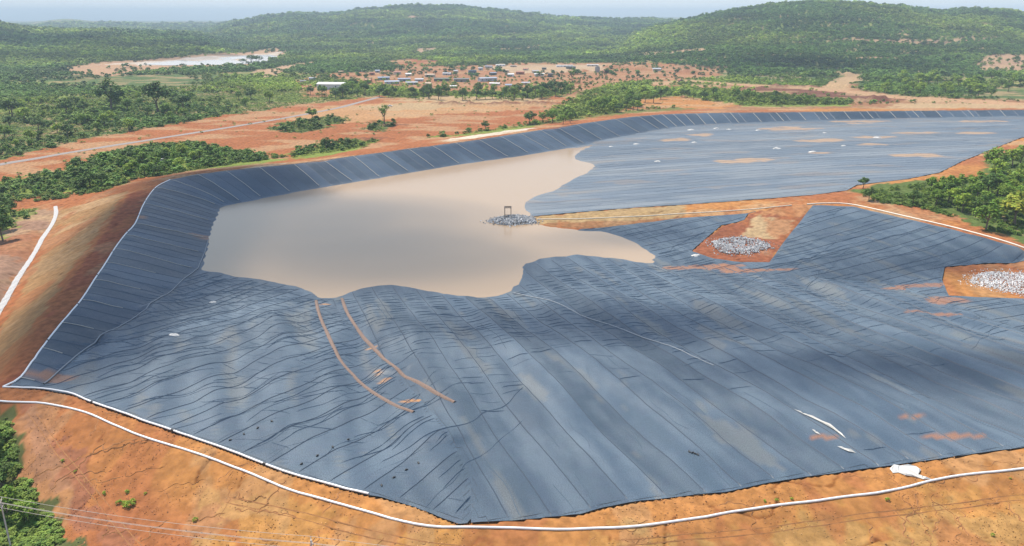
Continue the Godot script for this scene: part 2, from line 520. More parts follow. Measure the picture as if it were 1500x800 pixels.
func make_zones() -> void:
	# the bare land round the pits, then the green patches in it
	zone([[-40, 246], [130, 203], [215, 188], [300, 174], [420, 156], [470, 150], [560, 140], [650, 150], [760, 148], [830, 141], [900, 141], [960, 148], [1060, 150], [1070, 163], [900, 176], [760, 192], [640, 208], [520, 224], [400, 240], [250, 262], [150, 290], [-40, 312]], RED)
	zone([[470, 156], [560, 151], [700, 150], [800, 152], [770, 160], [640, 168], [560, 176], [490, 182], [420, 176]], Color(0.44, 0.245, 0.115))
	zone([[520, 156], [600, 151], [690, 152], [640, 160], [560, 163]], TAN)
	zone([[-40, 268], [60, 258], [150, 228], [200, 216], [280, 211], [345, 222], [425, 234], [345, 243], [260, 253], [205, 259], [150, 278], [-40, 292]], GREEN, 1.0)
	zone([[420, 226], [470, 212], [520, 206], [556, 206], [540, 214], [480, 228], [440, 233]], GREEN, 0.7)
	zone([[398, 186], [440, 176], [490, 169], [508, 176], [470, 190], [420, 196]], Color(0.12, 0.14, 0.05), 0.35)
	zone([[535, 188], [550, 178], [575, 180], [570, 190], [545, 194]], Color(0.12, 0.14, 0.05), 0.3)
	zone([[632, 202], [700, 193], [765, 184], [800, 181], [760, 190], [690, 198]], GREEN, 0.5)
	zone([[745, 186], [800, 178], [880, 166], [980, 158], [1050, 155], [1060, 158], [900, 168], [790, 183]], Color(0.16, 0.17, 0.05), 0.5, 1.4)
	zone([[640, 206], [690, 199], [745, 191], [785, 187], [770, 191], [700, 202], [660, 207]], CREAM, 0.0, 0.4)
	zone([[342, 249], [400, 241], [430, 237], [405, 242], [360, 249]], CREAM, 0.0, 0.4)
	# compound
	zone([[430, 118], [470, 108], [560, 104], [600, 97], [700, 96], [760, 92], [900, 92], [1000, 95], [1055, 98], [1060, 110], [960, 120], [880, 128], [830, 140], [740, 150], [650, 142], [560, 126], [500, 130], [480, 142], [450, 145]], Color(0.35, 0.165, 0.080), 0.09)
	zone([[560, 90], [600, 86], [650, 90], [630, 97], [580, 98]], RED, 0.05)
	zone([[700, 97], [800, 95], [900, 94], [880, 104], [760, 108]], Color(0.45, 0.32, 0.20), 0.0)
	zone([[440, 122], [470, 112], [520, 120], [560, 132], [640, 134], [740, 136], [830, 130], [840, 136], [790, 144], [700, 149], [620, 147], [560, 140]], GREEN, 0.6)
	zone([[850, 140], [900, 124], [960, 118], [990, 128], [960, 146], [900, 165], [830, 172], [800, 168]], GREEN, 0.8)
	zone([[560, 148], [640, 140], [780, 144], [800, 148], [700, 151]], TAN, 0.05)
	# dug ground right of the compound
	zone([[950, 124], [1100, 124], [1250, 128], [1320, 142], [1540, 148], [1540, 158], [1250, 158.5], [1060, 162], [960, 152]], Color(0.30, 0.15, 0.075), 0.12)
	zone([[1080, 126], [1180, 126], [1300, 138], [1310, 150], [1200, 150], [1110, 136]], DARKRED, 0.03)
	zone([[920, 130], [1010, 128], [1110, 136], [1240, 148], [1250, 155], [1130, 157], [1080, 154], [1000, 140], [930, 146]], GREEN, 0.75)
	zone([[920, 146], [1000, 142], [1080, 152], [1060, 160], [960, 156], [930, 154]], ORANGE, 0.0)
	zone([[1330, 150], [1540, 155], [1540, 159.5], [1300, 158]], TAN, 0.02)
	zone([[1200, 131], [1236, 108], [1270, 110], [1262, 116], [1236, 134]], Color(0.42, 0.28, 0.15), 0.0, 0.5)
	zone([[950, 121], [1010, 117], [1060, 121], [1150, 126], [1250, 132], [1340, 142], [1540, 152], [1540, 156], [1330, 148], [1250, 137], [1150, 129], [1060, 124], [1010, 121], [960, 125]], Color(0.45, 0.27, 0.15), 0.0, 0.3)
	# far settling pond and clearings
	zone([[92, 100], [140, 91], [250, 85], [330, 78], [410, 69], [428, 80], [372, 97], [300, 100], [230, 104], [160, 112], [100, 108]], Color(0.43, 0.26, 0.155), 0.06)
	zone([[140, 95], [250, 88], [410, 76], [414, 84], [360, 94], [230, 96]], Color(0.56, 0.48, 0.40), 0.0, 0.4)
	zone([[370, 104], [420, 96], [470, 88], [474, 91], [420, 104], [390, 116]], Color(0.45, 0.29, 0.18), 0.05)
	zone([[900, 84], [990, 76], [1034, 70], [1030, 75], [960, 82]], Color(0.40, 0.26, 0.16), 0.05)
	zone([[1180, 60], [1300, 58], [1400, 56], [1480, 58], [1400, 63], [1300, 64]], Color(0.33, 0.22, 0.13), 0.25)
	zone([[1319, 62], [1324, 46], [1336, 41], [1332, 48], [1326, 62]], Color(0.43, 0.28, 0.16), 0.0)
	zone([[1240, 86], [1340, 78], [1338, 84], [1260, 89]], Color(0.38, 0.22, 0.13), 0.1)
	zone([[1430, 88], [1450, 80], [1540, 80], [1540, 106], [1440, 104]], Color(0.40, 0.25, 0.15), 0.12)
	zone([[595, 24], [612, 23], [614, 31], [600, 31]], Color(0.40, 0.24, 0.15), 0.05)
	zone([[730, 72], [790, 66], [800, 70], [745, 76]], Color(0.30, 0.20, 0.11), 0.2)
	zone([[610, 72], [640, 70], [640, 78], [600, 80]], Color(0.38, 0.24, 0.15), 0.05)
	# outer face of the left bank, the track and the drain side
	zone([[62, 298], [120, 292], [190, 285], [178, 300], [150, 346], [112, 400], [72, 456], [30, 525], [-20, 590], [-90, 640], [0, 460], [62, 352]], Color(0.33, 0.190, 0.085), 0.02, 0.4, -4.5)
	zone([[-40, 400], [0, 350], [40, 322], [62, 306], [80, 310], [62, 345], [26, 408], [-20, 480]], Color(0.30, 0.18, 0.12), 0.02, 0.6, -10.0)
	zone([[-60, 300], [10, 290], [20, 330], [10, 350], [-60, 380]], GREEN, 0.8, 1.0, -10.0)
	zone([[1096, 313, -3.8], [1161, 299, -0.6], [1191, 300, -0.4], [1172, 325, -4.2], [1150, 352, -7.2], [1127, 385, -8.6], [1085, 384, -8.8], [1045, 379, -9.0], [1013, 368, -9.0], [1035, 348, -8.2], [1056, 331, -6.6], [1090, 323, -5.4]], Color(0.27, 0.098, 0.05), 0.0, 0.2, -8.0)
	zone([[1098, 322, -5.4], [1120, 319, -4.5], [1165, 322, -4.0], [1158, 340, -6.2], [1130, 350, -7.8], [1090, 346, -8.0]], TAN, 0.0, 0.5, -6.0)
	zone([[1096, 314, -3.5], [1161, 299, -0.6], [1190, 301, -0.4], [1176, 318, -3.0], [1120, 317, -4.5]], Color(0.40, 0.19, 0.085), 0.0, 0.4, -3.0)
	zone(CAUSE_N.slice(0, 4) + [[1005, 319, -6.6], [940, 327, -8.8], [850, 336, -10.3], [780, 326, -10.4]], Color(0.36, 0.245, 0.12), 0.0, 0.5, -8.0)
	zone([[850, 336, -10.4], [800, 332, -10.4], [800, 327, -10.2], [940, 322, -8.0], [1005, 316, -6.0], [1005, 320, -6.6], [940, 328, -8.8]], Color(0.30, 0.15, 0.07), 0.0, 0.4, -8.0)
	var cr := CREST_OUT.duplicate()
	for k in range(10, -1, -1): cr.append([SLOPE[k][0], SLOPE[k][1], 0.0])
	zone(cr, Color(0.28, 0.092, 0.045), 0.0, 0.2, 0.0)
	# peninsula of trees
	zone([[1250, 276], [1290, 268], [1345, 262], [1395, 262], [1440, 258], [1448, 232], [1470, 222], [1600, 214], [1600, 390], [1500, 348], [1445, 334], [1400, 316], [1345, 302], [1280, 293]], Color(0.105, 0.145, 0.04), 1.0, 0.6, 0.5)
	zone([[1395, 300], [1450, 322], [1500, 342], [1500, 320], [1440, 306]], Color(0.21, 0.20, 0.08), 0.1, 1.0, 0.3)
	# weeds at the foot of the near bank
	zone([[-60, 600], [18, 628], [25, 680], [60, 735], [105, 800], [150, 860], [-60, 860]], Color(0.10, 0.11, 0.04), 0.5, 0.8, -7.0)
	zone([[30, 612], [60, 612], [120, 690], [180, 760], [240, 840], [180, 840], [110, 750], [60, 690]], Color(0.30, 0.125, 0.065), 0.0, 0.6, -4.0)
	zone([[300, 720], [420, 745], [600, 788], [800, 792], [1100, 775], [1540, 715], [1540, 860], [500, 860], [330, 800]], Color(0.44, 0.218, 0.068), 0.0, 1.5, -1.5)
	zone([[880, 796], [1100, 780], [1300, 760], [1540, 740], [1540, 860], [880, 860]], Color(0.41, 0.228, 0.080), 0.0, 1.5, -1.5)

func zone_at(x: float, z: float):
	var d := Vector2(x, z).length()
	var w := 2.5 + 0.006 * d
	var ox := w * (nz.get_noise_2d(x * 6.0, z * 6.0) + 0.7 * nz.get_noise_2d(x * 21.0, z * 21.0 + 60.0))
	var oz := w * (nz.get_noise_2d(x * 6.0 + 200.0, z * 6.0) + 0.7 * nz.get_noise_2d(x * 21.0 + 90.0, z * 21.0))
	for i in range(zones.size() - 1, -1, -1):
		var s: Dictionary = zones[i]
		var q := Vector2(x + ox * s.edge, z + oz * s.edge)
		if s.box.has_point(q) and Geometry2D.is_point_in_polygon(q, s.p): return s
	return null

func ground_col(x: float, z: float) -> Color:
	var d := Vector2(x, z).length()
	var s = zone_at(x, z)
	var c: Color
	if s != null: c = s.c
	elif d < 960.0 and Geometry2D.is_point_in_polygon(Vector2(x, z), works):
		c = ORANGE.lerp(RED, smooth(-0.15, 0.25, nf.get_noise_2d(x * 0.7, z * 0.7)))
		c = c.lerp(RED, 0.85 * smooth(-60.0, -110.0, x))
	else: c = FOREST.lerp(GREEN, smooth(-0.1, 0.35, nf.get_noise_2d(x * 0.18, z * 0.18)))
	for hp in heaps:
		var dx: float = x - hp.x
		var dz: float = z - hp.z
		if absf(dx) + absf(dz) < hp.a * 2.0 and hp.dark > 0.0:
			var e := pow((dx * hp.c + dz * hp.s) / hp.a, 2.0) + pow((-dx * hp.s + dz * hp.c) / hp.b, 2.0)
			if e + nz.get_noise_2d(x * 12.0, z * 12.0) < 1.0: c = c.lerp(DARKRED, hp.dark)
	var soil: bool = s == null or s.veg < 0.3
	var v := 1.0 + 0.12 * nf.get_noise_2d(x * 1.6 + 10.0, z * 1.6) + 0.10 * nf.get_noise_2d(x * 9.0, z * 9.0 + 33.0)
	c = Color(c.r * v, c.g * v, c.b * v)
	if soil and d > 380.0:      # pale sand over the red clay
		var t := nf.get_noise_2d(x * 1.1 + 300.0, z * 2.6)
		if t > 0.05: c = c.lerp(Color(0.44, 0.29, 0.16), 0.6 * smooth(0.05, 0.22, t))
	if soil and d < 500.0:      # clay of another tint, wheel and blade marks
		var t := nf.get_noise_2d(x * 3.0 + 800.0, z * 1.1)
		var rill := absf(nz.get_noise_2d(x * 5.0 + 900.0 + 6.0 * nz.get_noise_2d(x * 14.0, z * 14.0), z * 2.4))
		if rill < 0.022 and nz.get_noise_2d(x * 2.0, z * 2.0 + 300.0) > -0.1: c = Color(c.r * 0.6, c.g * 0.52, c.b * 0.5)
		if t > 0.2: c = c.lerp(RED, 0.6 * smooth(0.2, 0.26, t))
		elif t < -0.28: c = c.lerp(TAN, 0.25 * smooth(-0.28, -0.32, t))
	return c

func build_ground() -> void:
	var na := 540
	var radii := PackedFloat32Array()
	var r := 45.0
	while r < 16000.0:
		radii.append(r)
		r *= 1.0050 if r < 800.0 else (1.011 if r < 5500.0 else 1.05)
	var nr := radii.size()
	var v := PackedVector3Array()
	var n := PackedVector3Array()
	var c := PackedColorArray()
	var idx := PackedInt32Array()
	v.resize(nr * na); n.resize(nr * na); c.resize(nr * na)
	for j in nr:
		for i in na:
			var th := lerpf(-1.06, 1.06, i / (na - 1.0))
			var x := radii[j] * sin(th)
			var z := -radii[j] * cos(th)
			var y := height(x, z)
			if radii[j] < 1000.0:
				if in_liner(Vector2(x, z)): y -= 0.3 + 0.001 * radii[j]
				else:
					y += mound(x, z)
					if radii[j] < 420.0:
						var rill := absf(nz.get_noise_2d(x * 5.0 + 900.0 + 6.0 * nz.get_noise_2d(x * 14.0, z * 14.0), z * 2.4))
						y += 0.08 * nf.get_noise_2d(x * 5.0, z * 5.0) + 0.04 * nz.get_noise_2d(x * 40.0, z * 14.0) - 0.22 * smooth(0.035, 0.0, rill)
			else: y += mound(x, z)
			v[j * na + i] = Vector3(x, y, z)
			c[j * na + i] = ground_col(x, z)
	for j in nr:
		for i in na:
			var a := v[j * na + maxi(i - 1, 0)]
			var b := v[j * na + mini(i + 1, na - 1)]
			var e := v[maxi(j - 1, 0) * na + i]
			var f := v[mini(j + 1, nr - 1) * na + i]
			n[j * na + i] = (b - a).cross(f - e).normalized()
			if i < na - 1 and j < nr - 1:
				var k := j * na + i
				idx.append(k); idx.append(k + na); idx.append(k + na + 1)
				idx.append(k); idx.append(k + na + 1); idx.append(k + 1)
	var arr := []
	arr.resize(Mesh.ARRAY_MAX)
	arr[Mesh.ARRAY_VERTEX] = v; arr[Mesh.ARRAY_NORMAL] = n; arr[Mesh.ARRAY_COLOR] = c; arr[Mesh.ARRAY_INDEX] = idx
	var m := ArrayMesh.new()
	m.add_surface_from_arrays(Mesh.PRIMITIVE_TRIANGLES, arr)
	var o := mi("ground", m, M.ground, self)
	tag(o, "red and green savanna ground reaching to the hazy hills", "ground", "", "structure")

# ------------------------------------------------------------------ the liner
var soil_on_liner := []      # {p, r, c}: washed-in soil lying on the sheets

var soil_near := []
func soil_for(box: Rect2) -> void:      # only the patches that touch this sheet
	soil_near = []
	for s in soil_on_liner:
		if box.grow(maxf(s.a, s.b) * 1.7).has_point(Vector2(s.x, s.z)): soil_near.append(s)

func liner_col(x: float, z: float, kind: String, tone: float) -> Color:
	var k: float
	var c: Color
	var d := -z
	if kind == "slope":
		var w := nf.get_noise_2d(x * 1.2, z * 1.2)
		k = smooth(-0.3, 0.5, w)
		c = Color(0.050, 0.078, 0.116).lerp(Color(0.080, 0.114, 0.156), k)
	elif kind == "upper":
		k = smooth(-0.35, 0.35, nf.get_noise_2d(x * 0.5, z * 1.8) + 0.6 * nf.get_noise_2d(x * 2.5 + 60.0, z * 9.0))
		c = Color(0.128, 0.164, 0.206).lerp(Color(0.192, 0.220, 0.248), k)
		if nf.get_noise_2d(x * 1.1 + 400.0, z * 4.0) > 0.33: c = c.lerp(Color(0.30, 0.22, 0.15), 0.3)
	else:
		var along := x * 0.31 + z * 0.95
		var across := x * 0.95 - z * 0.31
		var w := 0.5 * nf.get_noise_2d(along * 0.9, across * 3.0) + 0.8 * nf.get_noise_2d(along * 3.0, across * 16.0)
		k = smooth(-0.35, 0.45, w)
		c = Color(0.066, 0.100, 0.142).lerp(Color(0.112, 0.153, 0.196), k)
		var pale := nf.get_noise_2d(along * 1.6 + 500.0, across * 8.0)
		if pale > 0.33: c = c.lerp(Color(0.20, 0.20, 0.18), 0.4 * smooth(0.33, 0.40, pale))
		pass
	c = Color(c.r * tone, c.g * tone, c.b * tone)
	for s in soil_near:
		var dx: float = x - s.x
		var dz: float = z - s.z
		if absf(dx) < s.a * 1.6 and absf(dz) < s.b * 1.6:
			var e: float = (dx * dx) / (s.a * s.a) + (dz * dz) / (s.b * s.b) + 1.3 * nf.get_noise_2d(x * 6.0, z * 6.0)
			if e < 1.0: c = c.lerp(s.c, smooth(1.0, 0.75, e) * s.k)
	return c

func liner_n(x: float, z: float) -> Vector3:
	var e := 0.8
	return Vector3(liner_h(x - e, z) - liner_h(x + e, z), 2.0 * e, liner_h(x, z - e) - liner_h(x, z + e)).normalized()

func lattice_panels(root: Node3D, region: PackedVector2Array, dir: Vector2, width: float, kind: String, seams: Bag) -> void:
	dir = dir.normalized()
	var side := Vector2(-dir.y, dir.x)
	var s0 := INF
	var s1 := -INF
	var t0 := INF
	var t1 := -INF
	for q in region:
		s0 = minf(s0, q.dot(dir)); s1 = maxf(s1, q.dot(dir))
		t0 = minf(t0, q.dot(side)); t1 = maxf(t1, q.dot(side))
	var np := int(ceil((t1 - t0) / width))
	for k in np:
		var a := t0 + k * width
		var b := a + width
		var strip := PackedVector2Array([dir * s0 + side * a, dir * s1 + side * a, dir * s1 + side * b, dir * s0 + side * b])
		var tone := rng.randf_range(0.86, 1.12)
		for piece in Geometry2D.intersect_polygons(strip, region):
			if Geometry2D.is_polygon_clockwise(piece): continue
			var area := 0.0
			for i in piece.size(): area += piece[i].cross(piece[(i + 1) % piece.size()]) * 0.5
			if absf(area) < 4.0: continue
			var p0 := INF
			var p1 := -INF
			var far := 0.0
			for q in piece:
				p0 = minf(p0, q.dot(dir)); p1 = maxf(p1, q.dot(dir)); far += -q.y / piece.size()
			var pbox := Rect2(piece[0], Vector2.ZERO)
			for q in piece: pbox = pbox.expand(q)
			soil_for(pbox)
			var step := 1.25 if far < 330.0 else 2.5
			var ns := int((p1 - p0) / step) + 1
			var nt := int(round(width / step))
			var bag := Bag.new()
			var pts := []
			var inside := PackedByteArray()
			var vs := PackedVector3Array()
			var nn := PackedVector3Array()
			var cc := PackedColorArray()
			for i in ns + 1:
				for j in nt + 1:
					var q := dir * (p0 + i * step) + side * (a + width * j / nt)
					pts.append(q)
					# test a hair inside the strip so that its own long edges count as inside
					var qi := q + side * (0.01 if j == 0 else (-0.01 if j == nt else 0.0))
					inside.append(1 if Geometry2D.is_point_in_polygon(qi, piece) else 0)
					var hy := liner_h(q.x, q.y)
					var bow := 0.07 * sin(PI * j / nt) * smooth(0.8, 3.0, absf(hy - WATER))
					vs.append(Vector3(q.x, hy + bow, q.y))
					nn.append(liner_n(q.x, q.y))
					cc.append(liner_col(q.x, q.y, kind, tone))
			for i in ns:
				for j in nt:
					var o := [i * (nt + 1) + j, (i + 1) * (nt + 1) + j, (i + 1) * (nt + 1) + j + 1, i * (nt + 1) + j + 1]
					var cnt := inside[o[0]] + inside[o[1]] + inside[o[2]] + inside[o[3]]
					if cnt == 4:
						for e in [o[0], o[1], o[2], o[0], o[2], o[3]]:
							bag.v.append(vs[e]); bag.n.append(nn[e]); bag.c.append(cc[e])
					elif cnt > 0:
						for sub in Geometry2D.intersect_polygons(PackedVector2Array([pts[o[0]], pts[o[1]], pts[o[2]], pts[o[3]]]), piece):
							var tr := Geometry2D.triangulate_polygon(sub)
							for w in range(0, tr.size(), 3):
								if (sub[tr[w + 1]] - sub[tr[w]]).cross(sub[tr[w + 2]] - sub[tr[w]]) < 0.0:
									var sw := tr[w + 1]
									tr[w + 1] = tr[w + 2]
									tr[w + 2] = sw
							for e in tr:
								var q: Vector2 = sub[e]
								bag.v.append(Vector3(q.x, liner_h(q.x, q.y), q.y))
								bag.n.append(nn[o[0]]); bag.c.append(cc[o[0]])
			if bag.v.size() == 0: continue
			mi("panel", bag.mesh(), M.liner, root)
			if kind == "floor" or kind == "pocket":      # folds that cross the sheet, and some that run along it
				var s := p0 + rng.randf_range(0.0, 4.0)
				while s < p1:
					var skew := rng.randf_range(-1.2, 1.2)
					var line := []
					var from := rng.randf_range(0.0, 0.2)
					var to := rng.randf_range(0.75, 1.0)
					for e in 6:
						var f := lerpf(from, to, e / 5.0)
						var q := dir * (s + skew * f + rng.randf_range(-0.14, 0.14)) + side * (a + width * f)
						var ly := liner_h(q.x, q.y)
						if ly > WATER + 0.2 and Geometry2D.is_point_in_polygon(q, piece): line.append(Vector3(q.x, ly + 0.05, q.y))
					if line.size() > 3:
						var deep := smooth(-2.0, -6.0, (line[0] as Vector3).y)
						if (line[0] as Vector3).y > WATER + 0.1 and rng.randf() < 0.02 + 0.98 * deep:
							var kk := rng.randf()
							ridge(folds, line, 0.07 + 0.06 * kk, 0.07 + 0.13 * kk * kk)
					s += rng.randf_range(2.2, 5.0)
				for e in 2:
					var f := rng.randf_range(0.2, 0.8)
					var s2 := rng.randf_range(p0, p1)
					var line := []
					for w in rng.randi_range(8, 30):
						var q := dir * (s2 + w * 1.2) + side * (a + width * f + 0.6 * nz.get_noise_2d(s2 * 40.0 + w * 6.0, a * 30.0))
						if not Geometry2D.is_point_in_polygon(q, piece): break
						var y := liner_h(q.x, q.y) + 0.05
						if y < WATER + 0.2: break
						line.append(Vector3(q.x, y, q.y))
					ridge(folds, line, 0.12, 0.16)
			# the welded overlap along one side of the sheet
			var run := []
			for i in ns + 1:
				if inside[i * (nt + 1)] == 1 and vs[i * (nt + 1)].y > WATER + 0.02: run.append(vs[i * (nt + 1)])
				elif run.size() > 0:
					ridge(seams, run, 0.19, 0.15 if kind != "upper" else 0.07); run = []
			if run.size() > 1: ridge(seams, run, 0.19, 0.15 if kind != "upper" else 0.07)

func ridge(b: Bag, pts: Array, half: float, high: float) -> void:     # a raised fold along points
	if pts.size() < 2: return
	for i in pts.size() - 1:
		var p: Vector3 = pts[i]
		var q: Vector3 = pts[i + 1]
		var s := (q - p).cross(Vector3.UP).normalized() * half
		var h0 := high * (0.35 if i == 0 else 1.0)
		var h1 := high * (0.35 if i == pts.size() - 2 else 1.0)
		var up0 := Vector3.UP * h0
		var up1 := Vector3.UP * h1
		var dn := Vector3.DOWN * 0.06
		b.quad(p - s + dn, q - s + dn, q + up1, p + up0)
		b.quad(p + up0, q + up1, q + s + dn, p + s + dn)

func wander(at: Vector2, dir: Vector2, length: float, swing: float, step := 1.5) -> Array:   # a meandering fold line on the liner
	var r := []
	var q := at
	var n := int(length / step)
	var ph := rng.randf() * 100.0
	for i in n + 1:
		if not in_liner(q): break
		var y := liner_h(q.x, q.y)
		if y < WATER + 0.12: break
		r.append(Vector3(q.x, y, q.y))
		var a := swing * nz.get_noise_2d(ph * 30.0 + i * 9.0, ph) * 2.0
		q += dir.rotated(a) * step
	return r

var folds := Bag.new()

func build_liner() -> void:
	var root := thing("reservoir_liner", "blue-grey plastic sheet liner covering the whole reservoir basin", "liner", Vector3.ZERO)
	var seams := Bag.new()
	# near floor and pocket
	var fl: PackedVector2Array = liner_polys[0].p
	for pd in pad_polys:
		var cl := Geometry2D.clip_polygons(fl, pd)
		fl = cl[0]
	var gul := [[470, 380, -11.5], [482, 440, -10.4], [560, 530, -7.5], [640, 620, -4], [690, 700, -1.5], [690, 860, 0]]
	var am := poly(gul + [[-300, 860, 0], [-300, 380, -10]])
	var cm := poly(VALLEY + [[1900, 560, 0], [1900, 250, 0], [1000, 250, -2], [800, 330, -10.5], [880, 352, -11]])
	var pc := Geometry2D.intersect_polygons(fl, cm)
	var rest := Geometry2D.clip_polygons(fl, cm)
	for q in pc: lattice_panels(root, q, Vector2(-0.93, 0.37), 8.0, "pocket", seams)
	for q in rest:
		for w in Geometry2D.intersect_polygons(q, am): lattice_panels(root, w, Vector2(0.47, -0.88), 7.5, "floor", seams)
		for w in Geometry2D.clip_polygons(q, am): lattice_panels(root, w, Vector2(0.31, 0.95), 7.5, "floor", seams)
	lattice_panels(root, liner_polys[1].p, Vector2(1.0, -0.12), 8.0, "upper", seams)
	print("slope")
	# steep inner face
	for i in SLOPE.size() - 1:
		var c0 := Q(SLOPE[i][0], SLOPE[i][1], 0.0)
		var c1 := Q(SLOPE[i + 1][0], SLOPE[i + 1][1], 0.0)
		var t0 := Q(SLOPE[i][2], SLOPE[i][3], SLOPE[i][4])
		var t1 := Q(SLOPE[i + 1][2], SLOPE[i + 1][3], SLOPE[i + 1][4])
		soil_for(Rect2(c0, Vector2.ZERO).expand(c1).expand(t0).expand(t1))
		var n := maxi(1, int(round(maxf(c0.distance_to(c1), t0.distance_to(t1)) / (8.0 if i < 27 else 14.0))))
		for k in n:
			var bag := Bag.new()
			var tone := rng.randf_range(0.8, 1.2)
			var nu := 3
			var nv := 14
			var vs := []
			var nn := []
			var cc := []
			for a in nu + 1:
				for b in nv + 1:
					var f := (k + float(a) / nu) / n
					var g := -0.02 + 1.09 * b / nv
					var q := c0.lerp(c1, f).lerp(t0.lerp(t1, f), g)
					vs.append(Vector3(q.x, liner_h(q.x, q.y) + (0.05 * sin(PI * a / nu) + 0.05) * (1.0 if b < nv - 3 else 0.0), q.y))
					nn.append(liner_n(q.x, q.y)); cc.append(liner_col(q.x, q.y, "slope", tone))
			for a in nu:
				for b in nv:
					var o := [a * (nv + 1) + b, (a + 1) * (nv + 1) + b, (a + 1) * (nv + 1) + b + 1, a * (nv + 1) + b + 1]
					for e in [o[0], o[1], o[2], o[0], o[2], o[3]]:
						bag.v.append(vs[e]); bag.n.append(nn[e]); bag.c.append(cc[e])
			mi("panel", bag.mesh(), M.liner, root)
			ridge(seams, vs.slice(0, nv), 0.2, 0.12)
	# pale ballast ropes laid down the face
	for i in SLOPE.size() - 2:
		var full: float = 0.62 if i < 6 else (0.92 if i < 27 else 0.98)
		if i >= 30:
			for k in 2: rope(root, i, k * 0.5, full, 0.20)
		else: rope(root, i, 0.0, full, 0.13 if i < 8 else 0.17)
	var tp := []
	for i in 8:
		var q := Q(SLOPE[i][2], SLOPE[i][3], SLOPE[i][4])
		var q2 := Q(SLOPE[i + 1][2], SLOPE[i + 1][3], SLOPE[i + 1][4])
		for k in 6:
			var w := q.lerp(q2, k / 6.0)
			tp.append(Vector3(w.x, liner_h(w.x, w.y) + 0.18, w.y))
	mi("toe_ballast_tube", tube_mesh(tp, 0.2, 7), mat(Color(0.22, 0.24, 0.26), 0.6), root)
	print("panels ", root.get_child_count())
	var so := mi("weld_seams", seams.mesh(), M.weld, root)
	so.set_meta("kind", "stuff")
	# folds of the slack sheet
	var dB := Vector2(0.31, 0.95)
	var reg := [ [poly([[760, 400, -10], [968, 384, -10], [1300, 416, -8], [1500, 490, -4.4], [1700, 560, -2], [1700, 625, 0], [1300, 683, 0], [900, 740, 0], [690, 764, 0], [640, 620, -4], [520, 470, -9]]), dB, 140],
		[poly([[300, 398, -10], [470, 440, -10.4], [560, 530, -7.5], [680, 690, -2], [640, 752, 0], [400, 684, 0], [140, 590, 0], [66, 562, -1]]), Vector2(0.47, -0.88), 270],
		[poly([[860, 338, -10], [1090, 316, -4], [1195, 300, -0.3], [1330, 322, 0], [1500, 365, 0], [1700, 420, 0], [1700, 555, -2], [1500, 486, -4.4], [1380, 440, -6.4], [1300, 412, -8], [968, 380, -10.3]]), Vector2(-0.45, 0.89), 110],
		[poly([[770, 305, -10.4], [870, 215, -10.3], [1000, 186, -8], [1600, 172, -5], [1490, 205, -1.6], [1376, 254, -1.2], [1240, 280, -1]]), Vector2(1.0, -0.12), 190] ]
	for e in reg.size():
		var pg: PackedVector2Array = reg[e][0]
		var box := Rect2(pg[0], Vector2.ZERO)
		for q in pg: box = box.expand(q)
		var made := 0
		var tries := 0
		while made < reg[e][2] and tries < 20000:
			tries += 1
			var q := Vector2(rng.randf_range(box.position.x, box.end.x), rng.randf_range(box.position.y, box.end.y))
			if not Geometry2D.is_point_in_polygon(q, pg): continue
			var d: Vector2 = reg[e][1]
			var small := rng.randf() < 0.75
			var hq := height(q.x, q.y)
			var len := rng.randf_range(3.0, 11.0)
			var dr := d.orthogonal().rotated(rng.randf_range(-0.15, 0.15))
			if e == 0:
				if small and rng.randf() > smooth(-2.0, -7.0, hq): continue
				if not small:
					dr = d; len = rng.randf_range(8.0, 35.0)
			elif e == 1:
				var ang := lerpf(0.55, 1.45, smooth(0.0, -10.0, hq))
				dr = Vector2(sin(ang), -cos(ang))
				len = rng.randf_range(12.0, 60.0)
				if made > 130: dr = dr.rotated(rng.randf_range(0.7, 1.4)); len = rng.randf_range(2.0, 9.0)
			elif e == 2:
				dr = Vector2(-0.93, 0.30 + 0.5 * smooth(-320.0, -270.0, q.y)).normalized() if small else Vector2(-0.55, 0.83)
				len = rng.randf_range(8.0, 45.0)
			else:
				dr = d.rotated(rng.randf_range(-0.06, 0.06)); len = rng.randf_range(10.0, 50.0)
			if rng.randf() < 0.5: dr = -dr
			var w := wander(q, dr, len, 0.22, 1.2 if -q.y < 330.0 else 2.0)
			if w.size() > 2:
				var k := rng.randf()
				ridge(folds, w, (0.07 + 0.10 * k * k), 0.06 + (0.14 if e < 3 else 0.05) * k * k)
				made += 1
	var fo := mi("folds", folds.mesh(), M.wrinkle, root)
	fo.set_meta("kind", "stuff")

func rope(root: Node3D, i: int, f: float, full: float, r: float) -> void:
	var c := Q(SLOPE[i][0], SLOPE[i][1], 0.0).lerp(Q(SLOPE[i + 1][0], SLOPE[i + 1][1], 0.0), f)
	var t := Q(SLOPE[i][2], SLOPE[i][3], SLOPE[i][4]).lerp(Q(SLOPE[i + 1][2], SLOPE[i + 1][3], SLOPE[i + 1][4]), f)
	var pts := []
	for k in 11:
		var q := c.lerp(t, full * k / 10.0)
		pts.append(Vector3(q.x, liner_h(q.x, q.y) + r * 0.6 + 0.06, q.y))
	mi("ballast_rope", tube_mesh(pts, r, 6), M.ballast, root)

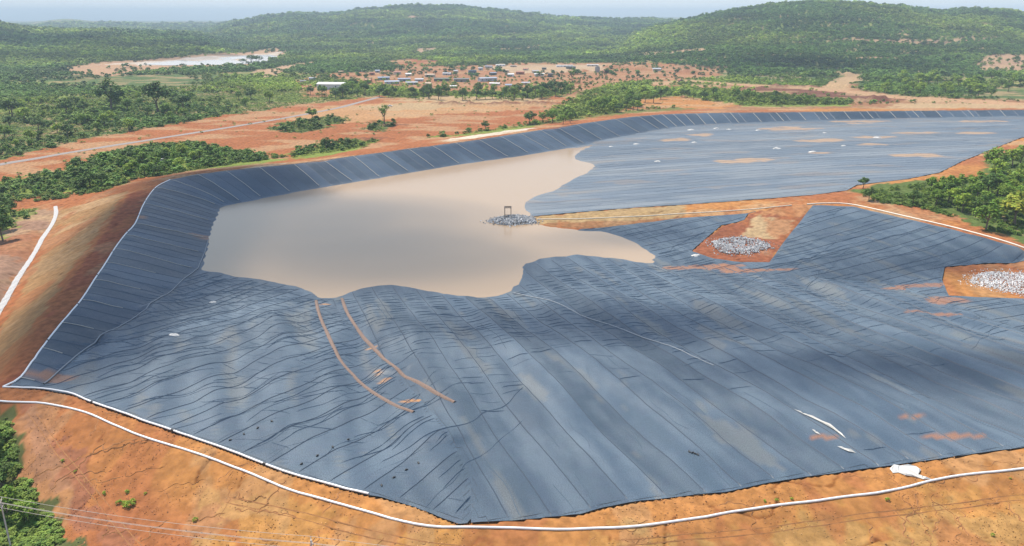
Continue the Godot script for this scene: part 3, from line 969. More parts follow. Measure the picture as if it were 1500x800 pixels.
# ------------------------------------------------------------------ plants
func leaf_crown(seed_: int, clumps: int, leaves: int, size: float, cx: float, cy0: float, cy1: float, flat: float, tint: Color) -> ArrayMesh:
	var g := RandomNumberGenerator.new()
	g.seed = seed_
	var b := Bag.new()
	var mid := (cy0 + cy1) * 0.5
	var ry := (cy1 - cy0) * 0.5
	var cs := []
	for k in clumps:
		var th := g.randf() * TAU
		var w := g.randf_range(-0.55, 1.0)
		var rr := sqrt(maxf(0.0, 1.0 - w * w)) * sqrt(g.randf_range(0.25, 1.0))
		cs.append([Vector3(cos(th) * rr * cx * 0.78, mid + w * ry * 0.72 * (1.0 - flat * rr * rr), sin(th) * rr * cx * 0.78), g.randf_range(0.26, 0.46) * cx, g.randf_range(0.7, 1.3)])
	for q in cs:
		var at: Vector3 = q[0]
		var rad: float = q[1]
		for i in leaves:
			var d := Vector3(g.randfn(), g.randfn() * 0.8 + 0.25, g.randfn()).normalized()
			var p := at + d * rad * pow(g.randf(), 0.33) * Vector3(1, 0.75, 1)
			var nrm := (d * 0.6 + Vector3(g.randfn(), g.randfn(), g.randfn()) * 0.35 + Vector3.UP * 0.8).normalized()
			var s := nrm.cross(Vector3(g.randfn(), g.randfn(), g.randfn())).normalized()
			var t := nrm.cross(s)
			var z := size * g.randf_range(0.6, 1.3)
			var f := g.randf_range(0.7, 1.35) * float(q[2])
			var col := Color(tint.r * f * g.randf_range(0.85, 1.2), tint.g * f, tint.b * f)
			b.quad(p - s * z, p + t * z * 0.6, p + s * z, p - t * z * 0.6, col)
	return b.mesh()

func trunk_mesh(seed_: int, top: float, spread: float, thick := 0.028) -> ArrayMesh:
	var g := RandomNumberGenerator.new()
	g.seed = seed_
	var b := Bag.new()
	var fork := top * 0.42
	var lean := Vector3(g.randf_range(-0.04, 0.04), fork, g.randf_range(-0.04, 0.04))
	b.bar(Vector3(0, -0.06, 0), lean * 0.5, thick * 1.25, thick, 7)
	b.bar(lean * 0.5, lean, thick, thick * 0.8, 7)
	for k in 5:
		var th := TAU * (k + g.randf_range(-0.3, 0.3)) / 5.0
		var e := Vector3(cos(th) * spread * g.randf_range(0.4, 0.8), top * g.randf_range(0.68, 0.9), sin(th) * spread * g.randf_range(0.4, 0.8))
		var m := lean.lerp(e, 0.5) + Vector3(0, 0.03, 0)
		b.bar(lean, m, thick * 0.6, thick * 0.4, 5)
		b.bar(m, e, thick * 0.4, thick * 0.15, 5)
		b.bar(m, m.lerp(e, 0.7) + Vector3(g.randf_range(-0.1, 0.1), 0.05, g.randf_range(-0.1, 0.1)), thick * 0.3, thick * 0.1, 4)
	return b.mesh()

var crowns := {}
var trunks := []
var bushes := []
var plant_no := 0

func make_plants() -> void:
	var tones := {dark = Color(0.074, 0.130, 0.027), mid = Color(0.150, 0.240, 0.034), light = Color(0.230, 0.320, 0.040), lime = Color(0.25, 0.28, 0.035)}
	for t in tones:
		crowns[t] = []
		for k in (3 if t != "lime" else 1):
			crowns[t].append(leaf_crown(20 + k * 7 + t.length(), 20, 46, 0.050, 0.44, 0.22, 1.0, 0.3, tones[t]))
	crowns["flat"] = [leaf_crown(91, 18, 44, 0.045, 0.62, 0.62, 1.0, 0.5, tones.dark)]
	crowns["sparse"] = [leaf_crown(92, 15, 30, 0.036, 0.30, 0.30, 1.0, 0.1, tones.mid)]
	for k in 4: trunks.append(trunk_mesh(50 + k, 0.85, 0.4))
	for k in 6:
		bushes.append(leaf_crown(120 + k, 13, 34, 0.085, 0.75, 0.0, 1.0, 0.2, [tones.mid, tones.light, tones.mid, tones.dark, tones.light, tones.mid][k]))

func tree(at: Vector3, h: float, tone: String, label: String, group := "", called := "tree") -> Node3D:
	var t := thing(called, label, "tree", at - Vector3(0, 0.03 * h, 0), rng.randf() * TAU, group)
	plant_no += 1
	var w := rng.randf_range(0.9, 1.2)
	t.scale = Vector3(h * w, h, h * w)
	mi("trunk", trunks[plant_no % trunks.size()], M.bark, t)
	var list: Array = crowns[tone]
	mi("crown", list[plant_no % list.size()], M.leaf, t)
	return t

func bush(at: Vector3, h: float, label: String, group := "", k := -1) -> void:
	var t := mi("bush", bushes[rng.randi() % bushes.size() if k < 0 else k], M.leaf, self)
	t.position = at - Vector3(0, 0.08 * h, 0)
	t.rotation.y = rng.randf() * TAU
	t.scale = Vector3(h * rng.randf_range(0.9, 1.3), h, h * rng.randf_range(0.9, 1.3))
	tag(t, label, "bush", group)

func spot(u: float, v: float) -> Vector3:
	var p := cast(u, v)
	return Vector3(p.x, surf(p.x, p.z), p.z)

func metres(at: Vector3, px: float) -> float:
	return px * at.distance_to(Vector3(0, CAM_H, 0)) / F

func in_zone_random(a: Array, n: int, cb: Callable) -> void:      # n spots spread over an outline of pixels, kept apart
	var pg := PackedVector2Array()
	var box := Rect2(a[0][0], a[0][1], 0, 0)
	for p in a:
		pg.append(Vector2(p[0], p[1])); box = box.expand(Vector2(p[0], p[1]))
	var had := []
	var tries := 0
	while had.size() < n and tries < n * 60:
		tries += 1
		var q := Vector2(rng.randf_range(box.position.x, box.end.x), rng.randf_range(box.position.y, box.end.y))
		if not Geometry2D.is_point_in_polygon(q, pg): continue
		var ok := true
		for o in had:
			if absf(o.x - q.x) + 2.0 * absf(o.y - q.y) < 9.0: ok = false; break
		if not ok: continue
		had.append(q)
		cb.call(q.x, q.y)

func build_trees() -> void:
	# lone trees on the bare ground
	var lone := [[457, 175, 18, "mid", "round-headed tree alone on a weedy island of bare red ground"], [563, 184, 31, "sparse", "tall thin-leaved tree on a mound of red spoil"],
		[478, 218, 18, "dark", "small dark tree in the weed strip near the far embankment"], [711, 191, 15, "dark", "small tree behind the cream sand strip"],
		[1264, 277, 17, "dark", "small round dark tree at the tip of the wooded peninsula"], [1273, 294, 20, "dark", "dense dark tree beside the peninsula tip"],
		[1444, 337, 40, "mid", "spreading tree with pale trunk beside the embankment pipe"], [1456, 254, 34, "mid", "broad green tree alone on the orange bank"],
		[1486, 330, 46, "lime", "yellow-green tree among dark ones on the peninsula"],
		[163, 162, 42, "dark", "tall dark tree standing over the green scrub"], [232, 166, 44, "dark", "tallest dark tree in the scrub with a wide shaggy crown"],
		[18, 172, 26, "dark", "broad dark tree at the edge of the green scrub"], [98, 168, 22, "dark", "dark tree with two heads in the green scrub"], [268, 163, 24, "dark", "dark leaning tree beside the tallest one"],
		[1385, 92, 9, "dark", "lone tree in the far clearing on the hillside"],
		[838, 122, 24, "sparse", "thin-leaved tree in front of the spoil heaps"], [356, 96, 9, "flat", "flat-topped tree beside the far pale pond"], [369, 96, 14, "flat", "tall flat-topped tree beside the far pale pond"], [378, 96, 13, "flat", "slim flat-topped tree by the far pale pond"]]
	for t in lone:
		var at := spot(t[0], t[1])
		tree(at, metres(at, t[2]), t[3], t[4])
	# big trees at the lower edge, seen from above
	for t in [[-6, 668, 36, "dark"], [2, 712, 34, "dark"], [12, 756, 44, "mid"], [40, 765, 30, "mid"], [-18, 740, 40, "dark"]]:
		var at := spot(t[0], t[1])
		tree(at, metres(at, t[2]), t[3], "leafy tree at the foot of the bank near the power pole", "trees at the bank foot")
	for t in [[-4, 338, 42], [4, 352, 36], [-12, 320, 40], [132, 276, 24], [150, 272, 18], [118, 278, 16], [16, 316, 20]]:
		var at := spot(t[0], t[1])
		tree(at, metres(at, t[2]), "dark", "dark tree beside the dirt track below the left bank" if t[0] < 100 else "dark round tree at the end of the green scrub strip", "dark trees by the bank")
	# groves
	var grove := func(a: Array, n: int, p0: float, p1: float, tn: Array, label: String, group: String) -> void:
		in_zone_random(a, n, func(u: float, v: float) -> void:
			var at := spot(u, v)
			if in_liner(Vector2(at.x, at.z)): return
			var tone: String = tn[rng.randi() % tn.size()]
			var how: String = {dark = "dark green", mid = "mid green", light = "light green"}[tone]
			tree(at, metres(at, rng.randf_range(p0, p1)), tone, how + " " + label, group))
	grove.call([[1285, 300], [1320, 285], [1390, 275], [1430, 272], [1500, 250], [1540, 250], [1540, 335], [1490, 325], [1450, 318], [1400, 310], [1340, 304]], 46, 16, 30, ["mid", "mid", "light", "dark"], "leafy tree in the grove on the wooded peninsula", "trees of the peninsula grove")
	grove.call([[1470, 240], [1540, 225], [1540, 250], [1480, 252]], 7, 20, 30, ["mid", "light"], "leafy tree in the grove on the wooded peninsula", "trees of the peninsula grove")
	grove.call([[150, 258], [190, 236], [280, 222], [330, 232], [320, 244], [230, 258]], 24, 11, 20, ["mid", "light", "mid", "dark"], "bushy tree in the green strip behind the embankment bend", "trees of the green strip")
	grove.call([[552, 147], [640, 147], [760, 148], [840, 141], [835, 132], [760, 136], [700, 138], [560, 137]], 34, 12, 20, ["dark", "dark", "mid"], "tree in the row before the compound sheds", "trees before the compound")
	grove.call([[750, 187], [830, 183], [850, 176], [790, 178]], 7, 14, 22, ["mid", "dark"], "tree in the clump behind the far embankment", "trees behind the far embankment")
	grove.call([[850, 168], [900, 150], [960, 140], [990, 146], [930, 165], [880, 172]], 20, 12, 20, ["mid", "dark", "light"], "tree in the thicket beside the far embankment", "trees of the thicket")
	grove.call([[440, 140], [540, 128], [560, 140], [500, 146]], 12, 12, 20, ["dark", "mid"], "tree round the white warehouse", "trees round the warehouse")
	grove.call([[960, 136], [1110, 140], [1240, 154], [1150, 158], [1000, 146]], 22, 9, 15, ["mid", "dark"], "small tree along the dug ground behind the far embankment", "trees along the dug ground")
	grove.call([[0, 235], [0, 150], [300, 140], [430, 150], [300, 172], [150, 200]], 44, 10, 20, ["mid", "light", "mid", "dark"], "tree in the scrub beyond the asphalt road", "trees in the scrub")
	grove.call([[1260, 138], [1300, 118], [1500, 118], [1500, 146], [1340, 140]], 34, 11, 18, ["light", "mid", "light"], "tree on the flat behind the haul road", "trees behind the haul road")

func build_woods() -> void:
	# the far-off wood and the ground cover: nobody could count it
	var protos := []
	for k in 4: protos.append(leaf_crown(300 + k, 10, 13, 0.15, 0.58, 0.0, 1.0, 0.25, Color.WHITE))
	var xf := [[], [], [], []]
	var cl := [[], [], [], []]
	var g := RandomNumberGenerator.new()
	g.seed = 77
	var ring := 430.0
	while ring < 7000.0:
		var sp_ := maxf(5.2 if ring < 1300.0 else 7.5, ring * 0.0042)
		var n := int(1.36 * ring / sp_)
		for i in n:
			var th := -0.68 + 1.36 * (i + g.randf()) / n
			var r := ring + g.randf() * sp_
			var x := r * sin(th)
			var z := -r * cos(th)
			if r < 960.0 and Geometry2D.is_point_in_polygon(Vector2(x, z), works): continue
			var s = zone_at(x, z)
			var veg: float = 0.85 if s == null else s.veg
			var dn := nf.get_noise_2d(x * 0.35 + 40.0, z * 0.35)
			if s == null and ring < 1500.0: veg = 0.55 + 1.7 * dn
			if g.randf() > veg: continue
			var h := sp_ * g.randf_range(0.45, 1.0) * (0.85 if ring < 1300.0 else 1.0)
			if g.randf() < 0.12: h *= 1.5
			var w := h * g.randf_range(0.9, 1.5)
			var k := g.randi() % 4
			var y := height(x, z) - 0.12 * h
			xf[k].append(Transform3D(Basis(Vector3.UP, g.randf() * TAU).scaled(Vector3(w, h, w)), Vector3(x, y, z)))
			var f := g.randf_range(0.65, 1.4) * (1.0 + 0.9 * dn)
			var light := smooth(-0.2, 0.3, nf.get_noise_2d(x * 0.12, z * 0.12 + 70.0))
			var c := Color(0.115, 0.195, 0.036).lerp(Color(0.330, 0.400, 0.055), light * g.randf_range(0.4, 1.0))
			cl[k].append(Color(c.r * f, c.g * f, c.b * f))
		ring += sp_
	for k in 4:
		var mm := MultiMesh.new()
		mm.transform_format = MultiMesh.TRANSFORM_3D
		mm.use_colors = true
		mm.mesh = protos[k]
		mm.instance_count = xf[k].size()
		for i in xf[k].size():
			mm.set_instance_transform(i, xf[k][i])
			mm.set_instance_color(i, cl[k][i])
		var o := MultiMeshInstance3D.new()
		o.name = numbered("woodland")
		o.multimesh = mm
		o.material_override = M.leaf
		add_child(o)
		tag(o, "green bush and woodland spreading over the plain and far hills", "woodland", "woodland masses", "stuff")
		print("woodland ", xf[k].size())
	# low growth filling the open green ground
	var tx := []
	var tc := []
	ring = 430.0
	while ring < 1050.0:
		var n := int(1.36 * ring / 3.0)
		for i in n:
			var th := -0.68 + 1.36 * (i + g.randf()) / n
			var r := ring + g.randf() * 3.0
			var x := r * sin(th)
			var z := -r * cos(th)
			if r < 960.0 and Geometry2D.is_point_in_polygon(Vector2(x, z), works): continue
			var s = zone_at(x, z)
			if s != null and s.veg < 0.3 and g.randf() > 0.02 + s.veg * 0.4: continue
			if g.randf() > 0.7: continue
			var h := g.randf_range(0.5, 1.6)
			tx.append(Transform3D(Basis(Vector3.UP, g.randf() * TAU).scaled(Vector3(h * 1.7, h, h * 1.7)), Vector3(x, height(x, z) - 0.1, z)))
			var c := Color(0.13, 0.22, 0.038).lerp(Color(0.28, 0.33, 0.055), g.randf())
			var f := g.randf_range(0.65, 1.25)
			tc.append(Color(c.r * f, c.g * f, c.b * f))
		ring += 3.0
	var tm := MultiMesh.new()
	tm.transform_format = MultiMesh.TRANSFORM_3D
	tm.use_colors = true
	tm.mesh = leaf_crown(700, 6, 7, 0.22, 0.8, 0.0, 1.0, 0.2, Color.WHITE)
	tm.instance_count = tx.size()
	for i in tx.size():
		tm.set_instance_transform(i, tx[i])
		tm.set_instance_color(i, tc[i])
	var to := MultiMeshInstance3D.new()
	to.name = numbered("scrub")
	to.multimesh = tm
	to.material_override = M.leaf
	add_child(to)
	tag(to, "low green scrub covering the open ground between the trees", "scrub", "", "stuff")
	# low growth among the near trees
	var lists := [[[[1258, 278], [1345, 268], [1400, 266], [1450, 260], [1460, 232], [1540, 222], [1540, 345], [1445, 333], [1400, 316], [1345, 303], [1280, 294]], 2600, 1.0, 0.9, "green weeds and shrubs under the peninsula grove"],
		[[[-20, 640], [15, 640], [30, 690], [60, 735], [100, 800], [-20, 800]], 900, 0.8, -7.0, "green weeds growing along the foot of the bank"],
		[[[-20, 268], [60, 258], [150, 230], [200, 217], [280, 212], [345, 223], [420, 234], [345, 245], [260, 256], [205, 261], [150, 278], [-20, 290]], 2600, 1.2, -6.0, "green scrub in the strip behind the embankment bend"]]
	for e in lists:
		var pg := poly(e[0], e[3])
		var box := Rect2(pg[0], Vector2.ZERO)
		for q in pg: box = box.expand(q)
		var mm := MultiMesh.new()
		mm.transform_format = MultiMesh.TRANSFORM_3D
		mm.use_colors = true
		mm.mesh = leaf_crown(500, 7, 16, 0.15, 0.8, 0.0, 1.0, 0.2, Color.WHITE)
		var ts := []
		var tries := 0
		while ts.size() < e[1] and tries < 60000:
			tries += 1
			var q := Vector2(g.randf_range(box.position.x, box.end.x), g.randf_range(box.position.y, box.end.y))
			if not Geometry2D.is_point_in_polygon(q, pg) or in_liner(q): continue
			if nz.get_noise_2d(q.x * 5.0, q.y * 5.0) < g.randf_range(-0.5, 0.1): continue
			ts.append(q)
		mm.instance_count = ts.size()
		for i in ts.size():
			var q: Vector2 = ts[i]
			var h: float = e[2] * g.randf_range(0.4, 1.7)
			mm.set_instance_transform(i, Transform3D(Basis(Vector3.UP, g.randf() * TAU).scaled(Vector3(h * 1.4, h, h * 1.4)), Vector3(q.x, height(q.x, q.y) - 0.1, q.y)))
			var f := g.randf_range(0.6, 1.3)
			var c := Color(0.09, 0.17, 0.03).lerp(Color(0.20, 0.27, 0.045), g.randf())
			mm.set_instance_color(i, Color(c.r * f, c.g * f, c.b * f))
		var o := MultiMeshInstance3D.new()
		o.name = numbered("undergrowth")
		o.multimesh = mm
		o.material_override = M.leaf
		add_child(o)
		tag(o, e[4], "undergrowth", "", "stuff")

# ------------------------------------------------------------------ buildings and vehicles
func shed(u: float, v: float, w: float, dp: float, h: float, turn: float, wall: Color, roof: Color, label: String, called := "shed", pitch := 0.22) -> void:
	var at := spot(u, v)
	at.y -= 0.3
	var t := thing(called, label, "building", at, turn, "huts of the compound" if called == "hut" else "")
	var b := Bag.new()
	b.box(Vector3(-w / 2, 0, -dp / 2), Vector3(w / 2, h, dp / 2))
	var rise := dp * 0.5 * pitch
	for s in [-1, 1]:
		b.tri(Vector3(s * w / 2, h, -dp / 2), Vector3(s * w / 2, h + rise, 0), Vector3(s * w / 2, h, dp / 2))
	mi("wall", b.mesh(), mat(wall, 0.8), t)
	b = Bag.new()
	var ov := 0.5
	for s in [-1, 1]:
		var e := h - ov * pitch + 0.05
		var a0 := Vector3(-w / 2 - ov, e, s * (dp / 2 + ov))
		var a1 := Vector3(w / 2 + ov, e, s * (dp / 2 + ov))
		var r0 := Vector3(-w / 2 - ov, h + rise + 0.05, 0)
		var r1 := Vector3(w / 2 + ov, h + rise + 0.05, 0)
		b.quad(a0, a1, r1, r0)
		var up := Vector3(0, 0.12, 0)
		b.quad(a0 + up, a1 + up, r1 + up, r0 + up)
		b.quad(a0, a1, a1 + up, a0 + up)
		b.quad(a0, r0, r0 + up, a0 + up); b.quad(a1, r1, r1 + up, a1 + up)
	var rf := mi("roof", b.mesh(), mat(roof, 0.5), t)
	b = Bag.new()
	b.box(Vector3(-w / 2 - ov, h + rise + 0.14, -0.25), Vector3(w / 2 + ov, h + rise + 0.22, 0.25))
	mi("ridge_cap", b.mesh(), mat(roof * 0.9, 0.5), rf)
	b = Bag.new()
	b.box(Vector3(-1.4, 0.1, dp / 2 + 0.01), Vector3(1.4, minf(3.2, h * 0.75), dp / 2 + 0.09))
	mi("door", b.mesh(), mat(wall * 0.35, 0.6), t)
	var n := int(w / 6.0)
	for k in n:
		var x := -w / 2 + w * (k + 0.5) / n
		if absf(x) < 2.4: continue
		b = Bag.new()
		b.box(Vector3(x - 0.8, h * 0.45, dp / 2 + 0.01), Vector3(x + 0.8, h * 0.72, dp / 2 + 0.07))
		mi("window", b.mesh(), M.black, t)

func build_compound() -> void:
	var grey := Color(0.42, 0.44, 0.47)
	var blue := Color(0.24, 0.29, 0.37)
	var dark := Color(0.09, 0.10, 0.09)
	var white := Color(0.72, 0.72, 0.71)
	shed(487, 131, 35, 16, 7.5, -0.12, Color(0.52, 0.53, 0.55), white, "long white warehouse with a pale roof among trees", "warehouse")
	shed(562, 117, 17, 9, 4.0, 0.25, blue, blue, "blue-roofed shed at the end of the shed cluster", "shed")
	shed(574, 123, 20, 9, 4.0, 0.2, grey, Color(0.36, 0.42, 0.5), "long low shed with light blue roof in the cluster", "shed")
	shed(592, 119, 18, 8, 4.0, 0.2, blue, Color(0.30, 0.33, 0.42), "shed with slate blue roof in the middle of the cluster", "shed")
	shed(603, 124, 16, 8, 3.6, 0.2, grey, grey, "grey-roofed shed in front of the cluster", "shed")
	shed(614, 119, 12, 8, 3.4, 0.1, grey, Color(0.5, 0.5, 0.52), "small pale shed beside the cluster", "shed")
	shed(647, 119, 22, 9, 4.2, 0.05, Color(0.13, 0.14, 0.11), Color(0.12, 0.14, 0.10), "dark olive long building in the compound yard", "workshop")
	shed(676, 120, 22, 9, 4.6, 0.05, Color(0.22, 0.21, 0.19), Color(0.13, 0.14, 0.13), "dark-roofed workshop beside the dark olive building", "workshop")
	shed(692, 110, 13, 9, 8.0, 0.1, Color(0.12, 0.15, 0.19), Color(0.12, 0.16, 0.22), "two-storey dark blue block behind the workshops", "office_block", 0.05)
	shed(714, 119, 27, 10, 5.0, 0.45, grey, Color(0.34, 0.37, 0.42), "grey steel hall turned at an angle in the yard", "steel_hall")
	shed(722, 110, 11, 6, 4.0, 0.45, dark, blue, "small dark shed behind the angled steel hall", "shed")
	shed(664, 129, 8, 5, 3.0, 0.0, white, white, "small white hut in front of the workshops", "hut")
	shed(533, 105, 7, 5, 3.2, 0.0, white, white, "small white hut among trees behind the warehouse", "hut")
	shed(500, 107, 8, 6, 3.2, 0.0, Color(0.4, 0.25, 0.12), Color(0.45, 0.30, 0.17), "ochre hut among trees behind the warehouse", "hut")
	shed(733, 97, 18, 8, 3.6, 0.1, white, white, "white flat-roofed store at the back of the yard", "store", 0.08)
	shed(752, 98, 12, 6, 3.0, 0.0, Color(0.5, 0.38, 0.28), Color(0.5, 0.46, 0.42), "low tan store at the back of the yard", "store", 0.08)
	shed(797, 102, 8, 5, 3.4, 0.0, dark, dark, "small dark hut among the spoil heaps", "hut")
	shed(806, 113, 7, 6, 6.0, 0.0, Color(0.14, 0.13, 0.12), Color(0.2, 0.2, 0.2), "tall narrow dark plant house behind the tree row", "plant_house", 0.1)
	shed(827, 98, 32, 7, 3.4, 0.05, white, white, "long low white building behind the spoil heaps", "long_building", 0.1)
	shed(868, 97, 22, 7, 3.4, -0.05, Color(0.6, 0.55, 0.5), white, "second long low white building beyond the spoil heaps", "long_building", 0.1)
	shed(628, 77, 14, 8, 5.0, 0.1, Color(0.16, 0.14, 0.14), Color(0.16, 0.16, 0.18), "dark house alone in the forest clearing", "house")
	shed(82, 92, 8, 5, 3.0, 0.0, white, white, "tiny white hut near the far pale pond", "hut")
	var roofs := [["white", white], ["rust red", Color(0.36, 0.14, 0.08)], ["grey", grey], ["blue", blue], ["tan", Color(0.50, 0.38, 0.26)], ["dark", dark]]
	for q in [[545, 110], [553, 106], [582, 109], [598, 111], [630, 113], [655, 110], [668, 106], [704, 103], [716, 100], [742, 106], [748, 112], [762, 109], [770, 103], [784, 107], [790, 111], [836, 104], [888, 107], [962, 104], [458, 118], [444, 122], [540, 120], [628, 125], [725, 125], [745, 128], [770, 124]]:
		var k := rng.randi() % roofs.size()
		var c: Color = roofs[k][1]
		shed(q[0], q[1], rng.randf_range(7, 16), rng.randf_range(5, 8), rng.randf_range(3.0, 4.6), rng.randf_range(-0.4, 0.4), Color(0.5, 0.42, 0.34) if rng.randf() < 0.5 else c, c, "small hut with a %s roof in the scattered compound" % roofs[k][0], "hut", 0.3)
	# tank
	var at := spot(875, 106)
	var t := thing("storage_tank", "grey upright round tank beside the spoil heaps", "tank", at - Vector3(0, 0.3, 0))
	var b := Bag.new()
	b.bar(Vector3.ZERO, Vector3(0, 9, 0), 4.2, 4.2, 18)
	mi("shell", b.mesh(), mat(Color(0.28, 0.27, 0.27), 0.6), t)
	b = Bag.new()
	b.bar(Vector3(0, 9.02, 0), Vector3(0, 10.3, 0), 4.4, 0.4, 18)
	mi("roof", b.mesh(), mat(Color(0.34, 0.33, 0.33), 0.6), t)

func vehicle(u: float, v: float, turn: float, col: Color, label: String, big := false) -> void:
	var at := spot(u, v)
	var t := thing("truck" if big else "pickup", label, "truck" if big else "pickup", at + Vector3(0, 0.02, 0), turn)
	var k := 1.9 if big else 1.0
	t.scale = Vector3.ONE * k
	var paint := mat(col, 0.3)
	var b := Bag.new()
	var pr := PackedVector2Array([Vector2(-2.6, 0.45), Vector2(2.55, 0.45), Vector2(2.6, 0.95), Vector2(1.35, 1.08), Vector2(-2.6, 1.08)])
	extrude(b, pr, 0.92)
	mi("body", b.mesh(), paint, t)
	b = Bag.new()
	extrude(b, PackedVector2Array([Vector2(-0.75, 1.082), Vector2(1.35, 1.082), Vector2(0.75, 1.75), Vector2(-0.65, 1.78)]), 0.80)
	var cab := mi("cab", b.mesh(), paint, t)
	b = Bag.new()
	extrude(b, PackedVector2Array([Vector2(-0.6, 1.16), Vector2(1.12, 1.16), Vector2(0.68, 1.66), Vector2(-0.55, 1.66)]), 0.815)
	mi("side_window", b.mesh(), M.black, cab)
	b = Bag.new()
	b.quad(Vector3(1.335, 1.13, -0.7), Vector3(1.335, 1.13, 0.7), Vector3(0.83, 1.69, 0.66), Vector3(0.83, 1.69, -0.66))
	mi("windscreen", b.mesh(), M.black, cab)
	b = Bag.new()
	b.box(Vector3(-2.5, 1.085, -0.8), Vector3(-0.85, 1.10, 0.8))
	mi("load_bed", b.mesh(), mat(Color(0.08, 0.08, 0.08), 0.8), t)
	for x in [-1.6, 1.65]:
		for s in [-1, 1]:
			b = Bag.new()
			b.bar(Vector3(x, 0.38, s * 0.72), Vector3(x, 0.38, s * 0.96), 0.38, 0.38, 14)
			var wh := mi("wheel", b.mesh(), M.black, t)
			b = Bag.new()
			b.bar(Vector3(x, 0.38, s * 0.961), Vector3(x, 0.38, s * 0.975), 0.2, 0.2, 10)
			mi("rim", b.mesh(), M.concrete, wh)

func extrude(b: Bag, p: PackedVector2Array, half: float) -> void:
	for i in p.size():
		var a := p[i]
		var c := p[(i + 1) % p.size()]
		b.quad(Vector3(a.x, a.y, -half), Vector3(a.x, a.y, half), Vector3(c.x, c.y, half), Vector3(c.x, c.y, -half))
	var tr := Geometry2D.triangulate_polygon(p)
	for i in range(0, tr.size(), 3):
		for s in [-1, 1]:
			b.tri(Vector3(p[tr[i]].x, p[tr[i]].y, s * half), Vector3(p[tr[i + 1]].x, p[tr[i + 1]].y, s * half), Vector3(p[tr[i + 2]].x, p[tr[i + 2]].y, s * half))

# ------------------------------------------------------------------ stone heaps, bags, pipes, poles
func stone(b: Bag, at: Vector3, r: float, col: Color, g: RandomNumberGenerator) -> void:
	var ax := [Vector3.RIGHT, Vector3.BACK, Vector3.LEFT, Vector3.FORWARD]
	var rot := Basis.from_euler(Vector3(g.randf() * TAU, g.randf() * TAU, g.randf() * TAU))
	var top := rot * Vector3(0, r * g.randf_range(0.6, 1.0), 0)
	var bot := rot * Vector3(0, -r * g.randf_range(0.6, 1.0), 0)
	var eq := []
	for a in 5:
		var th := TAU * (a + g.randf_range(-0.25, 0.25)) / 5.0
		eq.append(rot * (Vector3(cos(th), g.randf_range(-0.3, 0.3), sin(th)) * r * g.randf_range(0.75, 1.2)))
	for a in 5:
		b.tri(at + top, at + eq[a], at + eq[(a + 1) % 5], col)
		b.tri(at + bot, at + eq[(a + 1) % 5], at + eq[a], col)

func stone_heap(called: String, label: String, u: float, v: float, rx: float, rz: float, high: float, n: int, r0: float, r1: float, tone: Color, ring := false) -> Node3D:
	var c := spot(u, v)
	if c.y < WATER: c = P(u, v, WATER)
	var t := thing(called, label, "rock pile", c)
	var g := RandomNumberGenerator.new()
	g.seed = int(u * 7 + v)
	var b := Bag.new()
	for i in n:
		var th := g.randf() * TAU
		var k := sqrt(g.randf())
		if g.randf() < 0.07: k = g.randf_range(0.95, 1.3)
		var x := cos(th) * k * rx * (1.0 + 0.12 * sin(3.0 * th + u))
		var z := sin(th) * k * rz * (1.0 + 0.12 * sin(2.0 * th + v))
		var y := maxf(height(c.x + x, c.z + z), WATER - 0.2) - c.y
		if ring: y += high * exp(-pow((k - 0.75) / 0.25, 2.0))
		else: y += high * maxf(0.0, 1.0 - k * k)
		var f := g.randf_range(0.55, 1.15)
		stone(b, Vector3(x, y + r0 * 0.4, z), lerpf(r0, r1 * 1.25, pow(g.randf(), 2.2)), Color(tone.r * f, tone.g * f, tone.b * f), g)
	var o := mi("stones", b.mesh(), M.rock, t)
	o.set_meta("kind", "stuff")
	return t

func white_heap(at: Vector3, w: float, label: String, group := "", called := "sandbag_heap") -> void:
	var b := Bag.new()
	var g := RandomNumberGenerator.new()
	g.seed = int(at.x * 31.0 + at.z * 17.0)
	var seg := 12
	var rings := 4
	var pts := []
	for j in rings + 1:
		var row := []
		for i in seg:
			var th := TAU * i / seg
			var k := 1.0 - float(j) / rings
			var rr := w * 0.5 * sqrt(k) * g.randf_range(0.78, 1.15)
			var x := cos(th) * rr
			var z := sin(th) * rr * 0.6
			row.append(Vector3(x, surf(at.x + x, at.z + z) - at.y - 0.05 + w * 0.16 * (1.0 - k) * g.randf_range(0.7, 1.2), z))
		pts.append(row)
	for j in rings:
		for i in seg:
			var l := (i + 1) % seg
			b.quad(pts[j][i], pts[j][l], pts[j + 1][l], pts[j + 1][i])
	var o := mi(called, b.mesh(), M.white_fabric, self)
	o.position = at
	tag(o, label, "sandbags", group)

func pipe(called: String, label: String, a: Array, r: float, mt: Material, step := 3.0, joints := 0.0, category := "pipe") -> void:
	var pts := ground_line(a, step, r * 0.85)
	var t := thing(called, label, category, Vector3.ZERO)
	mi("pipe_run", tube_mesh(pts, r, 9), mt, t)
	if joints > 0.0:
		var every := int(joints / step)
		for i in range(every, pts.size() - 1, every):
			var p: Vector3 = pts[i]
			var d: Vector3 = ((pts[i + 1] as Vector3) - p).normalized()
			var b := Bag.new()
			b.bar(p - d * 0.35, p + d * 0.35, r * 1.35, r * 1.35, 9)
			mi("coupling", b.mesh(), M.black, t)

